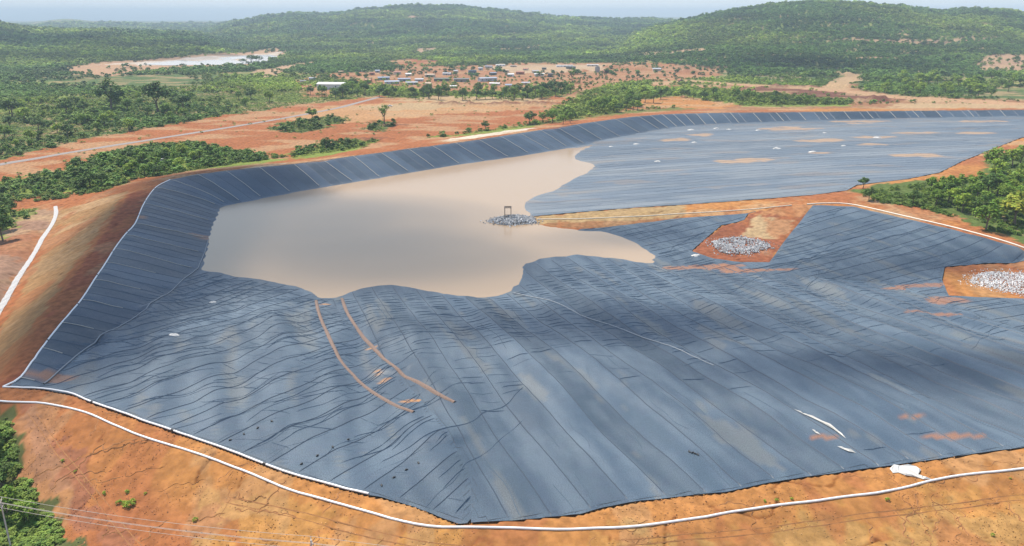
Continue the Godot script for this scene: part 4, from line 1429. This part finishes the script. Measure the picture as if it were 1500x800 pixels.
func ribbon(a: Array, half: float, lift: float, step: float, crown := 0.0) -> ArrayMesh:    # a strip laid on the ground
	var pts := ground_line(a, step, 0.0)
	var b := Bag.new()
	var rows := []
	for i in pts.size():
		var d: Vector3 = ((pts[mini(i + 1, pts.size() - 1)] as Vector3) - (pts[maxi(i - 1, 0)] as Vector3)).normalized()
		var s := Vector3(-d.z, 0, d.x).normalized()
		var row := []
		for k in 5:
			var w := half * (k - 2) / 2.0 * (1.0 + 0.1 * nz.get_noise_2d(i * 9.0, k * 40.0))
			var p: Vector3 = pts[i] + s * w
			row.append(Vector3(p.x, surf(p.x, p.z) + lift + crown * (1.0 - pow((k - 2) / 2.0, 2.0)), p.z))
		rows.append(row)
	for i in rows.size() - 1:
		for k in 4: b.quad(rows[i][k], rows[i + 1][k], rows[i + 1][k + 1], rows[i][k + 1])
	return b.mesh()

func pole_at(at: Vector3, h: float, turn: float, label: String) -> Array:
	var t := thing("power_pole", label, "pole", at, turn, "")
	var b := Bag.new()
	b.bar(Vector3(0, -0.3, 0), Vector3(0, h, 0), 0.16, 0.11, 10)
	mi("pole", b.mesh(), M.concrete, t)
	var ends := []
	for arm in [[h - 0.25, 1.0], [h - 1.5, 0.8]]:
		b = Bag.new()
		b.box(Vector3(-arm[1], arm[0] - 0.06, -0.19), Vector3(arm[1], arm[0] + 0.06, -0.07))
		var ar := mi("crossarm", b.mesh(), M.wood, t)
		for s in [-1, 1]:
			b = Bag.new()
			var x: float = s * (arm[1] - 0.08)
			b.bar(Vector3(x, arm[0] + 0.062, -0.13), Vector3(x, arm[0] + 0.3, -0.13), 0.06, 0.045, 8)
			mi("insulator", b.mesh(), M.pipe, ar)
			ends.append(t.transform * Vector3(x, arm[0] + 0.3, -0.13))
	return ends

func build_objects() -> void:
	# pipes
	pipe("bank_pipe", "white pipe along the rim of the liner, nearer the water of two", [[4, 567, 0.0], [64, 569.5, 0.0], [106, 577, 0.0], [136, 590, 0.0], [217, 619, 0.0], [315, 653, 0.0], [419, 692, 0.0], [487, 711, 0.0], [540, 725, 0.0]], 0.20, M.pipe, 2.5, 27.5)
	pipe("bank_pipe", "long white pipe curving along the orange bank outside the liner", PIPE_OUT, 0.22, M.pipe, 2.5)
	pipe("crest_pipe", "white pipe on the crest of the steep dark face", [[4, 567, 0.05], [29, 554, 0], [61, 510, 0], [90, 473, 0], [119, 439, 0], [138, 410, 0], [155, 385, 0], [168, 364, 0], [183, 344, 0], [198, 327, 0], [211, 298, 0], [228, 275, 0], [249, 263.5, 0]], 0.24, M.pipe, 3.0, 30.0)
	pipe("crest_pipe", "thin grey pipe on the crest of the far embankment", [[249, 263.5, 0], [331, 250.4, 0], [431, 240.4, 0], [559, 223.5, 0], [702, 204.5, 0], [844, 182.6, 0], [935, 170.7, 0], [1036, 165.8, 0], [1303, 162.8, 0], [1600, 160, 0]], 0.16, mat(Color(0.3, 0.28, 0.26), 0.6), 6.0)
	pipe("crest_pipe", "cream pipe round the rim of the pocket below the wooded peninsula", [[1182, 299, -0.3], [1215, 298, -0.1], [1250, 300.5, 0], [1330, 318.5, 0], [1400, 334.5, 0], [1500, 361, 0], [1620, 396, 0]], 0.30, mat(Color(0.74, 0.66, 0.56), 0.5), 4.0)
	pipe("causeway_pipe", "cream pipe lying along the causeway to the intake", [[786, 322], [850, 321], [920, 318], [1005, 313], [1100, 307], [1160, 301]], 0.22, mat(Color(0.70, 0.62, 0.50), 0.6), 4.0)
	pipe("floor_pipe", "pale pipe lying on the liner floor up from the shore", [[752, 430, -10.3], [800, 444, -9.6], [870, 471, -8], [940, 499, -7], [1000, 526, -6], [1045, 547, -5.5]], 0.13, mat(Color(0.32, 0.34, 0.36), 0.6), 3.0)
	var sb1 := mi("soil_berm", ribbon([[463, 441], [468, 462], [480, 490], [497, 525], [520, 553], [550, 578], [580, 595], [606, 604]], 0.55, 0.02, 1.5, 0.30), M.sandtube, self)
	tag(sb1, "narrow brown soil berm along one side of the floor channel", "berm")
	var sb2 := mi("soil_berm", ribbon([[501, 438], [507, 455], [522, 480], [545, 508], [575, 536], [610, 560], [640, 577], [666, 590]], 0.55, 0.02, 1.5, 0.30), M.sandtube, self)
	tag(sb2, "narrow brown soil berm with a greyer end beside the orange stains", "berm")
	# lined drain and road
	var dr := mi("lined_drain", ribbon(DRAIN.slice(1), 0.95, 0.12, 2.0, 0.2), M.drain, self)
	tag(dr, "white stone-lined drain along the foot of the left bank", "drain")
	var rd := mi("road", ribbon([[-60, 256], [0, 241], [60, 231], [130, 219], [200, 208], [270, 197], [340, 186], [400, 176], [450, 167], [500, 157], [530, 149], [556, 142]], 3.2, 0.08, 6.0, 0.1), mat(Color(0.23, 0.20, 0.185), 0.9), self)
	tag(rd, "grey road running past the bare red ground", "road", "", "structure")
	var pd := mi("pond_water", poly_mesh(castpoly([[205, 94], [260, 89], [330, 84], [395, 80], [408, 83], [390, 92], [330, 95], [240, 96]]), 0.35), mat(Color(0.5, 0.46, 0.42), 0.15), self)
	tag(pd, "pale settling pond far off beside the forest", "water", "", "structure")
	# stones and intake
	var hp := stone_heap("rock_island", "grey rock heap round the intake frame at the causeway tip", 753, 323.5, 11.5, 9.0, 2.4, 1500, 0.28, 0.62, Color(0.40, 0.40, 0.40))
	var at := hp.position + Vector3(-3.0, 1.5, -0.6)
	var tw := thing("intake_frame", "dark steel gantry standing on the rock heap in the water", "gantry", at)
	for x in [-1.5, 1.5]:
		for z in [-1.3, 1.3]:
			var b := Bag.new()
			b.box(Vector3(x - 0.16, -0.6, z - 0.16), Vector3(x + 0.16, 5.0, z + 0.16))
			mi("post", b.mesh(), M.steel, tw)
	for z in [-1.3, 1.3]:
		var b := Bag.new()
		b.box(Vector3(-1.75, 5.003, z - 0.18), Vector3(1.75, 5.35, z + 0.18))
		mi("top_beam", b.mesh(), M.steel, tw)
		b = Bag.new()
		b.box(Vector3(-1.33, 0.9, z - 0.08), Vector3(1.33, 1.1, z + 0.08))
		mi("rail", b.mesh(), M.steel, tw)
	for x in [-1.5, 1.5]:
		var b := Bag.new()
		b.box(Vector3(x - 0.14, 5.05, -1.1), Vector3(x + 0.14, 5.3, 1.1))
		mi("cross_beam", b.mesh(), M.steel, tw)
	var pb := Bag.new()
	pb.box(Vector3(-1.3, 0.2, -1.1), Vector3(1.3, 0.75, 1.1))
	mi("pump_deck", pb.mesh(), M.steel, tw)
	stone_heap("rock_ring", "grey rock ring on the red soil pad by the causeway", 1082, 361, 11.5, 11.5, 0.9, 1900, 0.2, 0.46, Color(0.46, 0.46, 0.46), true)
	stone_heap("rock_pad", "white rock heap on the orange soil pad", 1481, 414, 12.5, 10.5, 0.7, 3600, 0.12, 0.30, Color(0.72, 0.71, 0.69))
	# white heaps lying on the liner
	for q in [[1068, 190, 5], [1049, 188.5, 5], [1012, 190.5, 6], [1110, 191.5, 5], [932, 211.5, 5], [1017, 209, 5], [1138, 218, 6], [1190, 223, 6], [1236, 214, 4], [963, 237, 4.5], [1208, 195, 4], [895, 215, 3.5], [1285, 202, 7]]:
		white_heap(spot(q[0], q[1]), q[2], "white sandbag heap on the wide upper liner beyond the causeway", "white heaps on the upper liner")
	white_heap(spot(255, 492), 3.6, "white crumpled sheet on the near liner floor")
	white_heap(spot(312, 443), 2.6, "small white bag heap on the liner near the steep dark face")
	white_heap(spot(1019, 375), 3.8, "white bag heap at the corner of the red soil pad")
	# small black sandbags in rows
	for row in [[337, 646, 398, 619, "black sandbag in the row beside the first coupling of the rim pipe"], [442, 681, 510, 645, "black sandbag in the row beside the last coupling of the rim pipe"], [559, 713, 613, 680, "black sandbag in the row past the end of the rim pipe"], [1010, 664, 1022, 668, "black sandbag in a tight clump on the smooth near liner"]]:
		for k in 4:
			var p := spot(lerpf(row[0], row[2], k / 3.0), lerpf(row[1], row[3], k / 3.0))
			var o := mi("sandbag", bag_mesh, M.black, self)
			o.position = p + Vector3(0, 0.1, 0)
			o.rotation.y = rng.randf() * TAU
			tag(o, row[4], "sandbag", "black sandbags")
	# torn pale sheet near the rim
	for q in [[[[1303, 688], [1309, 682], [1318, 684], [1330, 682], [1342, 685], [1349, 690], [1345, 696], [1352, 699], [1366, 703], [1352, 703], [1338, 699], [1326, 697], [1316, 693], [1308, 694]], "crumpled white cloth lying over the liner rim"],
			[[[1163, 601], [1176, 607], [1190, 613], [1204, 619], [1216, 624], [1228, 633], [1239, 644], [1232, 639], [1222, 632], [1213, 627], [1202, 621], [1191, 615], [1178, 609]], "long white torn strip on the near liner"],
			[[[1189, 631], [1196, 634], [1202, 639], [1195, 636]], "smallest white torn strip on the near liner"],
			[[[1226, 656], [1238, 659], [1246, 661], [1254, 665], [1243, 664], [1234, 660]], "short white torn strip between the long one and the rim"]]:
		var pg := PackedVector2Array()
		for w in q[0]:
			var c := spot(w[0], w[1])
			pg.append(Vector2(c.x, c.z))
		var o := mi("cloth_scrap", poly_mesh(pg, 0.10, true), M.white_fabric, self)
		tag(o, q[1], "cloth")
	# vehicles
	vehicle(238, 236.5, 0.25, Color(0.75, 0.75, 0.74), "white pickup parked where the crest road bends")
	vehicle(571, 156, 0.0, Color(0.78, 0.78, 0.77), "small white pickup on the pale bare ground")
	vehicle(998, 120, 0.1, Color(0.10, 0.06, 0.04), "dark dump truck on the haul road", true)
	# power line
	var a := spot(16, 803)
	var e1 := pole_at(a, pole_height(a, 733.0), -1.15, "grey power pole with two crossarms at the foot of the bank")
	var p2 := spot(462, 866)
	var e2 := pole_at(p2, pole_height(p2, 792.0), -1.15, "power pole whose top carries the wires over the orange slope")
	var p3 := P(960, 1000, -4.0)
	for k in 4:
		var pts := []
		for i in 25:
			var f := i / 24.0
			var p: Vector3 = (e1[k] as Vector3).lerp(e2[k], f)
			p.y -= 0.9 * 4.0 * f * (1.0 - f)
			pts.append(p)
		var back: Vector3 = (e1[k] as Vector3) + ((e1[k] as Vector3) - (e2[k] as Vector3)) * 0.5
		pts.push_front(back)
		pts.append((e2[k] as Vector3) + ((e2[k] as Vector3) - (e1[k] as Vector3)) * 0.5)
		var o := mi("power_wire", tube_mesh(pts, 0.03, 5), M.wire, self)
		tag(o, "thin power wire between the two poles", "wire", "power wires")
	var er := Bag.new()
	var eg := RandomNumberGenerator.new()
	eg.seed = 21
	for i in 120:
		var q := P(eg.randf_range(-10, 1520), eg.randf_range(600, 815), -1.0)
		var p := Vector2(q.x, q.z)
		var ed := Vector2(eg.randf_range(-0.5, 0.5), 1.0).normalized() if eg.randf() < 0.55 else Vector2(1.0, eg.randf_range(-0.5, 0.1)).normalized()
		var line := []
		var ph := eg.randf() * 90.0
		for w in eg.randi_range(6, 30):
			if in_liner(p): break
			line.append(Vector3(p.x, height(p.x, p.y) + 0.02, p.y))
			p += ed.rotated(1.4 * nz.get_noise_2d(ph * 20.0 + w * 22.0, ph)) * 0.55
		ridge(er, line, eg.randf_range(0.08, 0.2), eg.randf_range(0.05, 0.13))
	for tr in [[[40, 606], [75, 655], [120, 712], [165, 765], [205, 815]], [[52, 606], [88, 655], [134, 712], [180, 765], [222, 815]], [[330, 735], [460, 765], [600, 800], [700, 812]], [[340, 728], [470, 757], [612, 792], [730, 806]], [[900, 792], [1100, 775], [1300, 748], [1520, 722]], [[900, 800], [1100, 783], [1300, 756], [1520, 730]]]:
		ridge(er, ground_line(tr, 0.8, 0.02, 0.5), 0.16, 0.07)
	var eo := mi("erosion_ridges", er.mesh(), M.bank, self)
	tag(eo, "small erosion ridges and wheel ruts on the orange bank", "ruts", "", "stuff")
	var cb := Bag.new()
	var cg := RandomNumberGenerator.new()
	cg.seed = 3
	stone(cb, Vector3.ZERO, 1.0, Color.WHITE, cg)
	var cmm := MultiMesh.new()
	cmm.transform_format = MultiMesh.TRANSFORM_3D
	cmm.use_colors = true
	cmm.mesh = cb.mesh()
	cmm.instance_count = 9000
	var cn := 0
	while cn < 9000:
		var u := cg.randf_range(-20, 1520)
		var q := P(u, cg.randf_range(575, 815), -1.0)
		if in_liner(Vector2(q.x, q.z)) or nz.get_noise_2d(q.x * 6.0, q.z * 6.0) < cg.randf_range(-0.6, 0.5): continue
		var sz := 0.05 + 0.16 * pow(cg.randf(), 3.0)
		cmm.set_instance_transform(cn, Transform3D(Basis.from_euler(Vector3(cg.randf() * TAU, cg.randf() * TAU, 0)).scaled(Vector3(sz, sz * 0.8, sz)), Vector3(q.x, height(q.x, q.z) + 0.05, q.z)))
		var c := ground_col(q.x, q.z)
		var f := cg.randf_range(0.6, 1.25)
		cmm.set_instance_color(cn, Color(c.r * f, c.g * f, c.b * f))
		cn += 1
	var co := MultiMeshInstance3D.new()
	co.name = "soil_clods"
	co.multimesh = cmm
	co.material_override = M.rock
	add_child(co)
	tag(co, "clods and pebbles strewn over the orange bank", "clods", "", "stuff")
	# weeds on the orange slope
	for w in [[183, 740, 1.0], [190, 742, 1.3], [175, 738, 0.9], [195, 736, 0.9], [153, 724, 0.7], [186, 722, 0.7], [213, 724, 0.5], [286, 763, 0.8], [110, 692, 0.5], [92, 676, 0.6], [1300, 733, 0.6], [1160, 732, 0.5], [1454, 785, 0.6], [1138, 734, 0.6], [1120, 735, 0.5], [1480, 702, 0.4]]:
		bush(spot(w[0], w[1]), w[2], "small green weed tuft on the orange slope outside the pipe", "weeds on the orange slope", 1)

var bag_mesh: ArrayMesh

func pole_height(at: Vector3, v: float) -> float:       # height at which the pole reaches the pixel row v
	for k in 200:
		var h := k * 0.1
		var p := Vector3(at.x, at.y + h - CAM_H, at.z)
		var yc := p.y * cp - p.z * sp       # camera space
		var zc := p.y * sp + p.z * cp
		var row := 400.0 - F * (yc / -zc)
		if row <= v: return h
	return 12.0

func poly_mesh(pg: PackedVector2Array, lift: float, crumple := false) -> ArrayMesh:
	var b := Bag.new()
	var tr := Geometry2D.triangulate_polygon(pg)
	for i in range(0, tr.size(), 3):
		var q := []
		for k in 3:
			var p := pg[tr[i + k]]
			q.append(Vector3(p.x, surf(p.x, p.y) + lift + (0.25 * absf(nz.get_noise_2d(p.x * 60.0, p.y * 60.0)) if crumple else 0.0), p.y))
		if (q[1] - q[0]).cross(q[2] - q[0]).y > 0.0: b.tri(q[0], q[2], q[1])
		else: b.tri(q[0], q[1], q[2])
		if crumple:
			var m: Vector3 = (q[0] + q[1] + q[2]) / 3.0 + Vector3(0, 0.3, 0)
			for k in 3: b.tri(q[k], q[(k + 1) % 3], m)
	return b.mesh()

func build_water() -> void:
	var pg := PackedVector2Array()
	for p in [[290, 394], [298, 371], [303, 349], [310, 325], [319, 303], [333, 298], [386, 289], [471, 273], [559, 259], [639, 245], [712, 234], [777, 224], [833, 214]]: pg.append(Q(p[0], p[1], WATER))
	for l in [SHORE_UP, SHORE_TIP.slice(1), SHORE_POCKET.slice(1), SHORE_NEAR.slice(1, -1)]:
		for p in l: pg.append(Q(p[0], p[1], WATER))
	pg = Geometry2D.offset_polygon(pg, 4.0)[0]
	var b := Bag.new()
	var tr := Geometry2D.triangulate_polygon(pg)
	for i in range(0, tr.size(), 3):
		var q := []
		for k in 3: q.append(Vector3(pg[tr[i + k]].x, WATER, pg[tr[i + k]].y))
		if (q[1] - q[0]).cross(q[2] - q[0]).y > 0.0: b.tri(q[0], q[2], q[1])
		else: b.tri(q[0], q[1], q[2])
	var o := mi("reservoir_water", b.mesh(), M.water, self)
	tag(o, "still muddy beige water lying in the lined basin", "water", "", "structure")

func build_clouds(sun: Vector3) -> void:
	# thin fair-weather clouds overhead, out of the frame; their soft shadows lie on the basin and the far hills
	var alt := 1500.0
	var far1 := cast(120, 82)
	var far2 := cast(300, 78)
	var far3 := cast(60, 64)
	var far4 := cast(1180, 92)
	# centre of the shadow on the ground, its radii, share of the sun taken away
	var list := [ [[-105, -385, 90, 58, 0.8], [-62, -322, 84, 48, 0.75], [-134, -262, 27, 72, 0.97], [-154, -350, 35, 66, 0.97], [-158, -435, 54, 42, 0.96], [-122, -206, 19, 36, 0.93]],
		[[48, -350, 40, 18, 0.6], [150, -292, 50, 14, 0.6], [34, -232, 62, 22, 0.85], [95, -194, 62, 15, 0.78]],
		[[far1.x, far1.z, 330, 150, 0.65], [far2.x, far2.z, 170, 70, 0.6]], [[far3.x, far3.z, 500, 240, 0.6]], [[far4.x, far4.z, 240, 80, 0.65]] ]
	for cl in list:
		var c0 := Vector3(cl[0][0], 0, cl[0][1]) + sun * (alt / sun.y)
		var t := thing("cloud", "thin white cloud drifting over the land", "cloud", c0, 0.0, "clouds overhead")
		for e in cl:
			var c := Vector3(e[0], 0, e[1]) + sun * (alt / sun.y) - c0
			for k in 4:
				var f := [1.18, 0.95, 0.72, 0.5][k] as float
				var fv := FogVolume.new()
				fv.name = "puff"
				fv.shape = RenderingServer.FOG_VOLUME_SHAPE_ELLIPSOID
				var thick := 40.0 * f
				fv.size = Vector3(e[2] * 2.0 * f, thick, e[3] * 2.0 * f)
				fv.position = c + Vector3(e[2] * 0.14 * rng.randf_range(-1, 1), rng.randf_range(-6, 6), e[3] * 0.14 * rng.randf_range(-1, 1))
				var fm := FogMaterial.new()
				fm.albedo = Color(0.97, 0.97, 0.98)
				fm.density = -log(1.0 - float(e[4])) / (4.0 * 34.0)
				fv.material = fm
				t.add_child(fv, true)

# ------------------------------------------------------------------
func _ready() -> void:
	var pitch := atan(378.0 / F)
	cp = cos(pitch); sp = sin(pitch)
	rng.seed = 11
	nz.seed = 5; nz.frequency = 0.01; nz.noise_type = FastNoiseLite.TYPE_SIMPLEX_SMOOTH; nz.fractal_type = FastNoiseLite.FRACTAL_NONE
	nf.seed = 9; nf.frequency = 0.01; nf.noise_type = FastNoiseLite.TYPE_SIMPLEX_SMOOTH; nf.fractal_octaves = 4
	# camera
	var cam := Camera3D.new()
	cam.name = "camera"
	cam.position = Vector3(0, CAM_H, 0)
	cam.rotation.x = -pitch
	cam.fov = rad_to_deg(2.0 * atan(400.0 / F))
	cam.near = 0.5
	cam.far = 60000.0
	add_child(cam)
	cam.current = true
	# sky, haze, exposure
	var env := Environment.new()
	env.background_mode = Environment.BG_SKY
	var sm := ProceduralSkyMaterial.new()
	sm.sky_top_color = Color(0.40, 0.56, 0.76)
	sm.sky_horizon_color = Color(0.85, 0.872, 0.885)
	sm.sky_curve = 0.5
	sm.ground_horizon_color = Color(0.70, 0.74, 0.74)
	sm.ground_bottom_color = Color(0.35, 0.33, 0.28)
	sm.sun_angle_max = 20.0
	var sky := Sky.new()
	sky.sky_material = sm
	env.sky = sky
	env.tonemap_mode = Environment.TONE_MAPPER_LINEAR
	env.tonemap_exposure = 1.4
	env.fog_enabled = true
	env.fog_density = 0.000125
	env.fog_light_color = Color(0.80, 0.89, 0.96)
	env.volumetric_fog_enabled = true
	env.volumetric_fog_density = 0.0
	env.sdfgi_enabled = true
	env.ssao_enabled = true
	env.ssil_enabled = true
	var we := WorldEnvironment.new()
	we.name = "environment"
	we.environment = env
	add_child(we)
	# sun
	var to_sun := Vector3(-0.34, 0.86, -0.38).normalized()
	var sun := DirectionalLight3D.new()
	sun.name = "sun"
	sun.basis = Basis.looking_at(-to_sun, Vector3.FORWARD)
	sun.light_energy = 1.55
	sun.light_color = Color(1.0, 0.96, 0.90)
	sun.light_angular_distance = 0.5
	sun.shadow_enabled = true
	add_child(sun)

	# hills: ridge line in pixels, distance of the ridge, distance where the rise begins
	hills = [{d = 2700.0, a = 1300.0, t = [[880, 60], [950, 36], [985, 28], [1010, 23], [1050, 15], [1090, 10], [1150, 6], [1200, 7], [1250, 11], [1300, 16], [1330, 18], [1360, 16], [1400, 16], [1440, 22], [1460, 23], [1500, 19], [1600, 13], [1800, 20]]},
		{d = 4600.0, a = 2300.0, t = [[330, 44], [390, 31], [430, 24], [470, 21], [510, 22], [560, 15], [620, 11], [680, 12], [720, 16], [770, 21], [820, 26], [880, 29], [940, 29], [1000, 32]]},
		{d = 2700.0, a = 1500.0, t = [[-250, 18], [0, 24], [30, 24], [50, 29], [80, 37], [120, 42], [200, 43], [300, 47], [400, 60], [480, 95]]},
		{d = 7800.0, a = 4500.0, t = [[0, 37], [60, 35], [100, 31], [160, 26], [200, 29], [260, 31], [330, 30], [390, 32], [450, 26], [520, 30], [600, 34]]},
		{d = 11000.0, a = 7000.0, t = [[-300, 33], [0, 32], [300, 31], [860, 28], [900, 25], [960, 24], [1050, 28], [1500, 30]]}]
	make_materials()
	bag_mesh = ArrayMesh.new()
	var sb := leaf_free_bag()
	bag_mesh = sb
	solve_heights()
	print("heights")
	var toe := []
	var toe_far := []
	for i in SLOPE.size():
		var s: Array = SLOPE[i]
		if i <= 6: toe.append([s[2], s[3], s[4]])
		if i >= 26: toe_far.push_front([s[2], s[3], s[4]])
	var edge := EDGE_NEAR.duplicate()
	edge.reverse()
	var fl := poly([[30, 553, 0]] + toe + [[330, 385, -11], [450, 392, -11.2], [478, 412, -11.2], [560, 398, -11.2], [650, 408, -11.2], [728, 415, -11], [740, 392, -11], [765, 366, -11], [850, 358, -11.2], [930, 370, -11], [880, 351, -11.2], [846, 339, -10.8]]
		+ CAUSE_S + [[1161, 299, -0.6]] + CREST_R + edge)
	var up := poly([[835, 217, -11], [815, 228, -11], [816, 238, -11], [838, 247, -11], [822, 258, -11], [800, 272, -11], [770, 282, -11], [745, 292, -11], [742, 308, -11], [760, 314, -11]] + CAUSE_N + toe_far)
	var sl := PackedVector2Array()
	for s in SLOPE: sl.append(Q(s[0], s[1], 0.0))
	for i in range(SLOPE.size() - 1, -1, -1): sl.append(Q(SLOPE[i][2], SLOPE[i][3], SLOPE[i][4]))
	for p in [fl, up, sl]:
		var box := Rect2(p[0], Vector2.ZERO)
		for q in p: box = box.expand(q)
		liner_polys.append({p = p, box = box})
	pad_polys = [poly(PAD1), poly(PAD2)]
	for hp in [[680, 153, 3.0, 38, 7, 0.1, 0.8], [770, 153, 4.0, 50, 8, -0.02, 0.9], [855, 141, 4, 22, 8, 0, 0.8], [575, 184, 1.8, 12, 7, 0, 0.7], [535, 205, 1.2, 16, 6, 0.2, 0.7], [560, 203, 1.0, 14, 6, 0.2, 0.5], [1285, 147, 5, 26, 10, 0, 0.9], [1150, 128, 4, 40, 9, 0, 0.9], [1230, 110, 7, 18, 12, 0, 0.0], [1240, 127, 6, 26, 12, 0.5, 0.0],
			[895, 100, 7, 24, 12, 0, 0.0], [930, 103, 8, 30, 14, 0, 0.0], [850, 104, 5, 22, 10, 0, 0.0], [780, 97, 5, 24, 8, 0, 0.2], [1010, 106, 5, 24, 10, 0, 0.3], [340, 88, 3, 60, 6, 0, 0.0], [600, 92, 3, 40, 6, 0, 0.7], [640, 90, 3, 30, 6, 0, 0.7], [470, 183, 1.0, 20, 8, 0.3, 0.0]]:
		var at := cast(hp[0], hp[1])
		heaps.append({x = at.x, z = at.z, h = hp[2], a = float(hp[3]), b = float(hp[4]), c = cos(hp[5]), s = sin(hp[5]), dark = hp[6]})
	for q in [[1025, 198, 14, 8], [1155, 189, 24, 9], [1150, 187, 16, 7], [1260, 178, 22, 8], [1340, 195, 16, 7], [1430, 195, 16, 7], [1440, 178, 26, 8], [1275, 212, 10, 6], [1280, 201, 14, 7], [990, 205, 14, 8], [1200, 224, 6, 4], [1210, 206, 20, 9], [1345, 228, 18, 9], [1260, 181, 10, 6], [1090, 236, 18, 9]]:
		var at := cast(q[0], q[1])
		soil_on_liner.append({x = at.x, z = at.z, a = float(q[2]), b = float(q[3]), c = Color(0.47, 0.30, 0.17), k = 0.85})
	for q in [[598, 588, 2.4, 1.0], [563, 558, 1.0, 1.6], [555, 545, 0.7, 1.0], [540, 512, 3.0, 0.6], [475, 446, 2.0, 1.2]]:
		var at := cast(q[0], q[1])
		soil_on_liner.append({x = at.x, z = at.z, a = float(q[2]), b = float(q[3]), c = Color(0.48, 0.24, 0.09), k = 0.9})
	for q in [[1370, 462, 10, 1.5], [1030, 392, 14, 3], [1065, 392, 4, 5], [1100, 397, 14, 2], [1340, 419, 12, 2], [1385, 440, 7, 4], [200, 318, 5, 3], [300, 348, 6, 3], [1390, 640, 8, 1.5], [70, 552, 8, 3], [1340, 610, 4, 0.8], [1215, 640, 4, 0.8]]:
		var at := cast(q[0], q[1])
		soil_on_liner.append({x = at.x, z = at.z, a = float(q[2]), b = float(q[3]), c = Color(0.36, 0.16, 0.075), k = 0.75})
	make_zones()
	print("zones")
	build_ground()
	print("ground")
	build_water()
	build_liner()
	print("liner")
	build_clouds(to_sun)
	make_plants()
	build_compound()
	build_objects()
	print("objects")
	build_trees()
	build_woods()
	print("done")

func leaf_free_bag() -> ArrayMesh:       # a tied little sack
	var b := Bag.new()
	b.bar(Vector3(-0.28, 0.02, 0), Vector3(-0.1, 0.06, 0), 0.10, 0.2, 8)
	b.bar(Vector3(-0.1, 0.06, 0), Vector3(0.15, 0.06, 0), 0.2, 0.19, 8)
	b.bar(Vector3(0.15, 0.06, 0), Vector3(0.34, 0.03, 0), 0.19, 0.05, 8)
	b.bar(Vector3(0.34, 0.03, 0), Vector3(0.42, 0.06, 0), 0.05, 0.1, 8)
	return b.mesh()
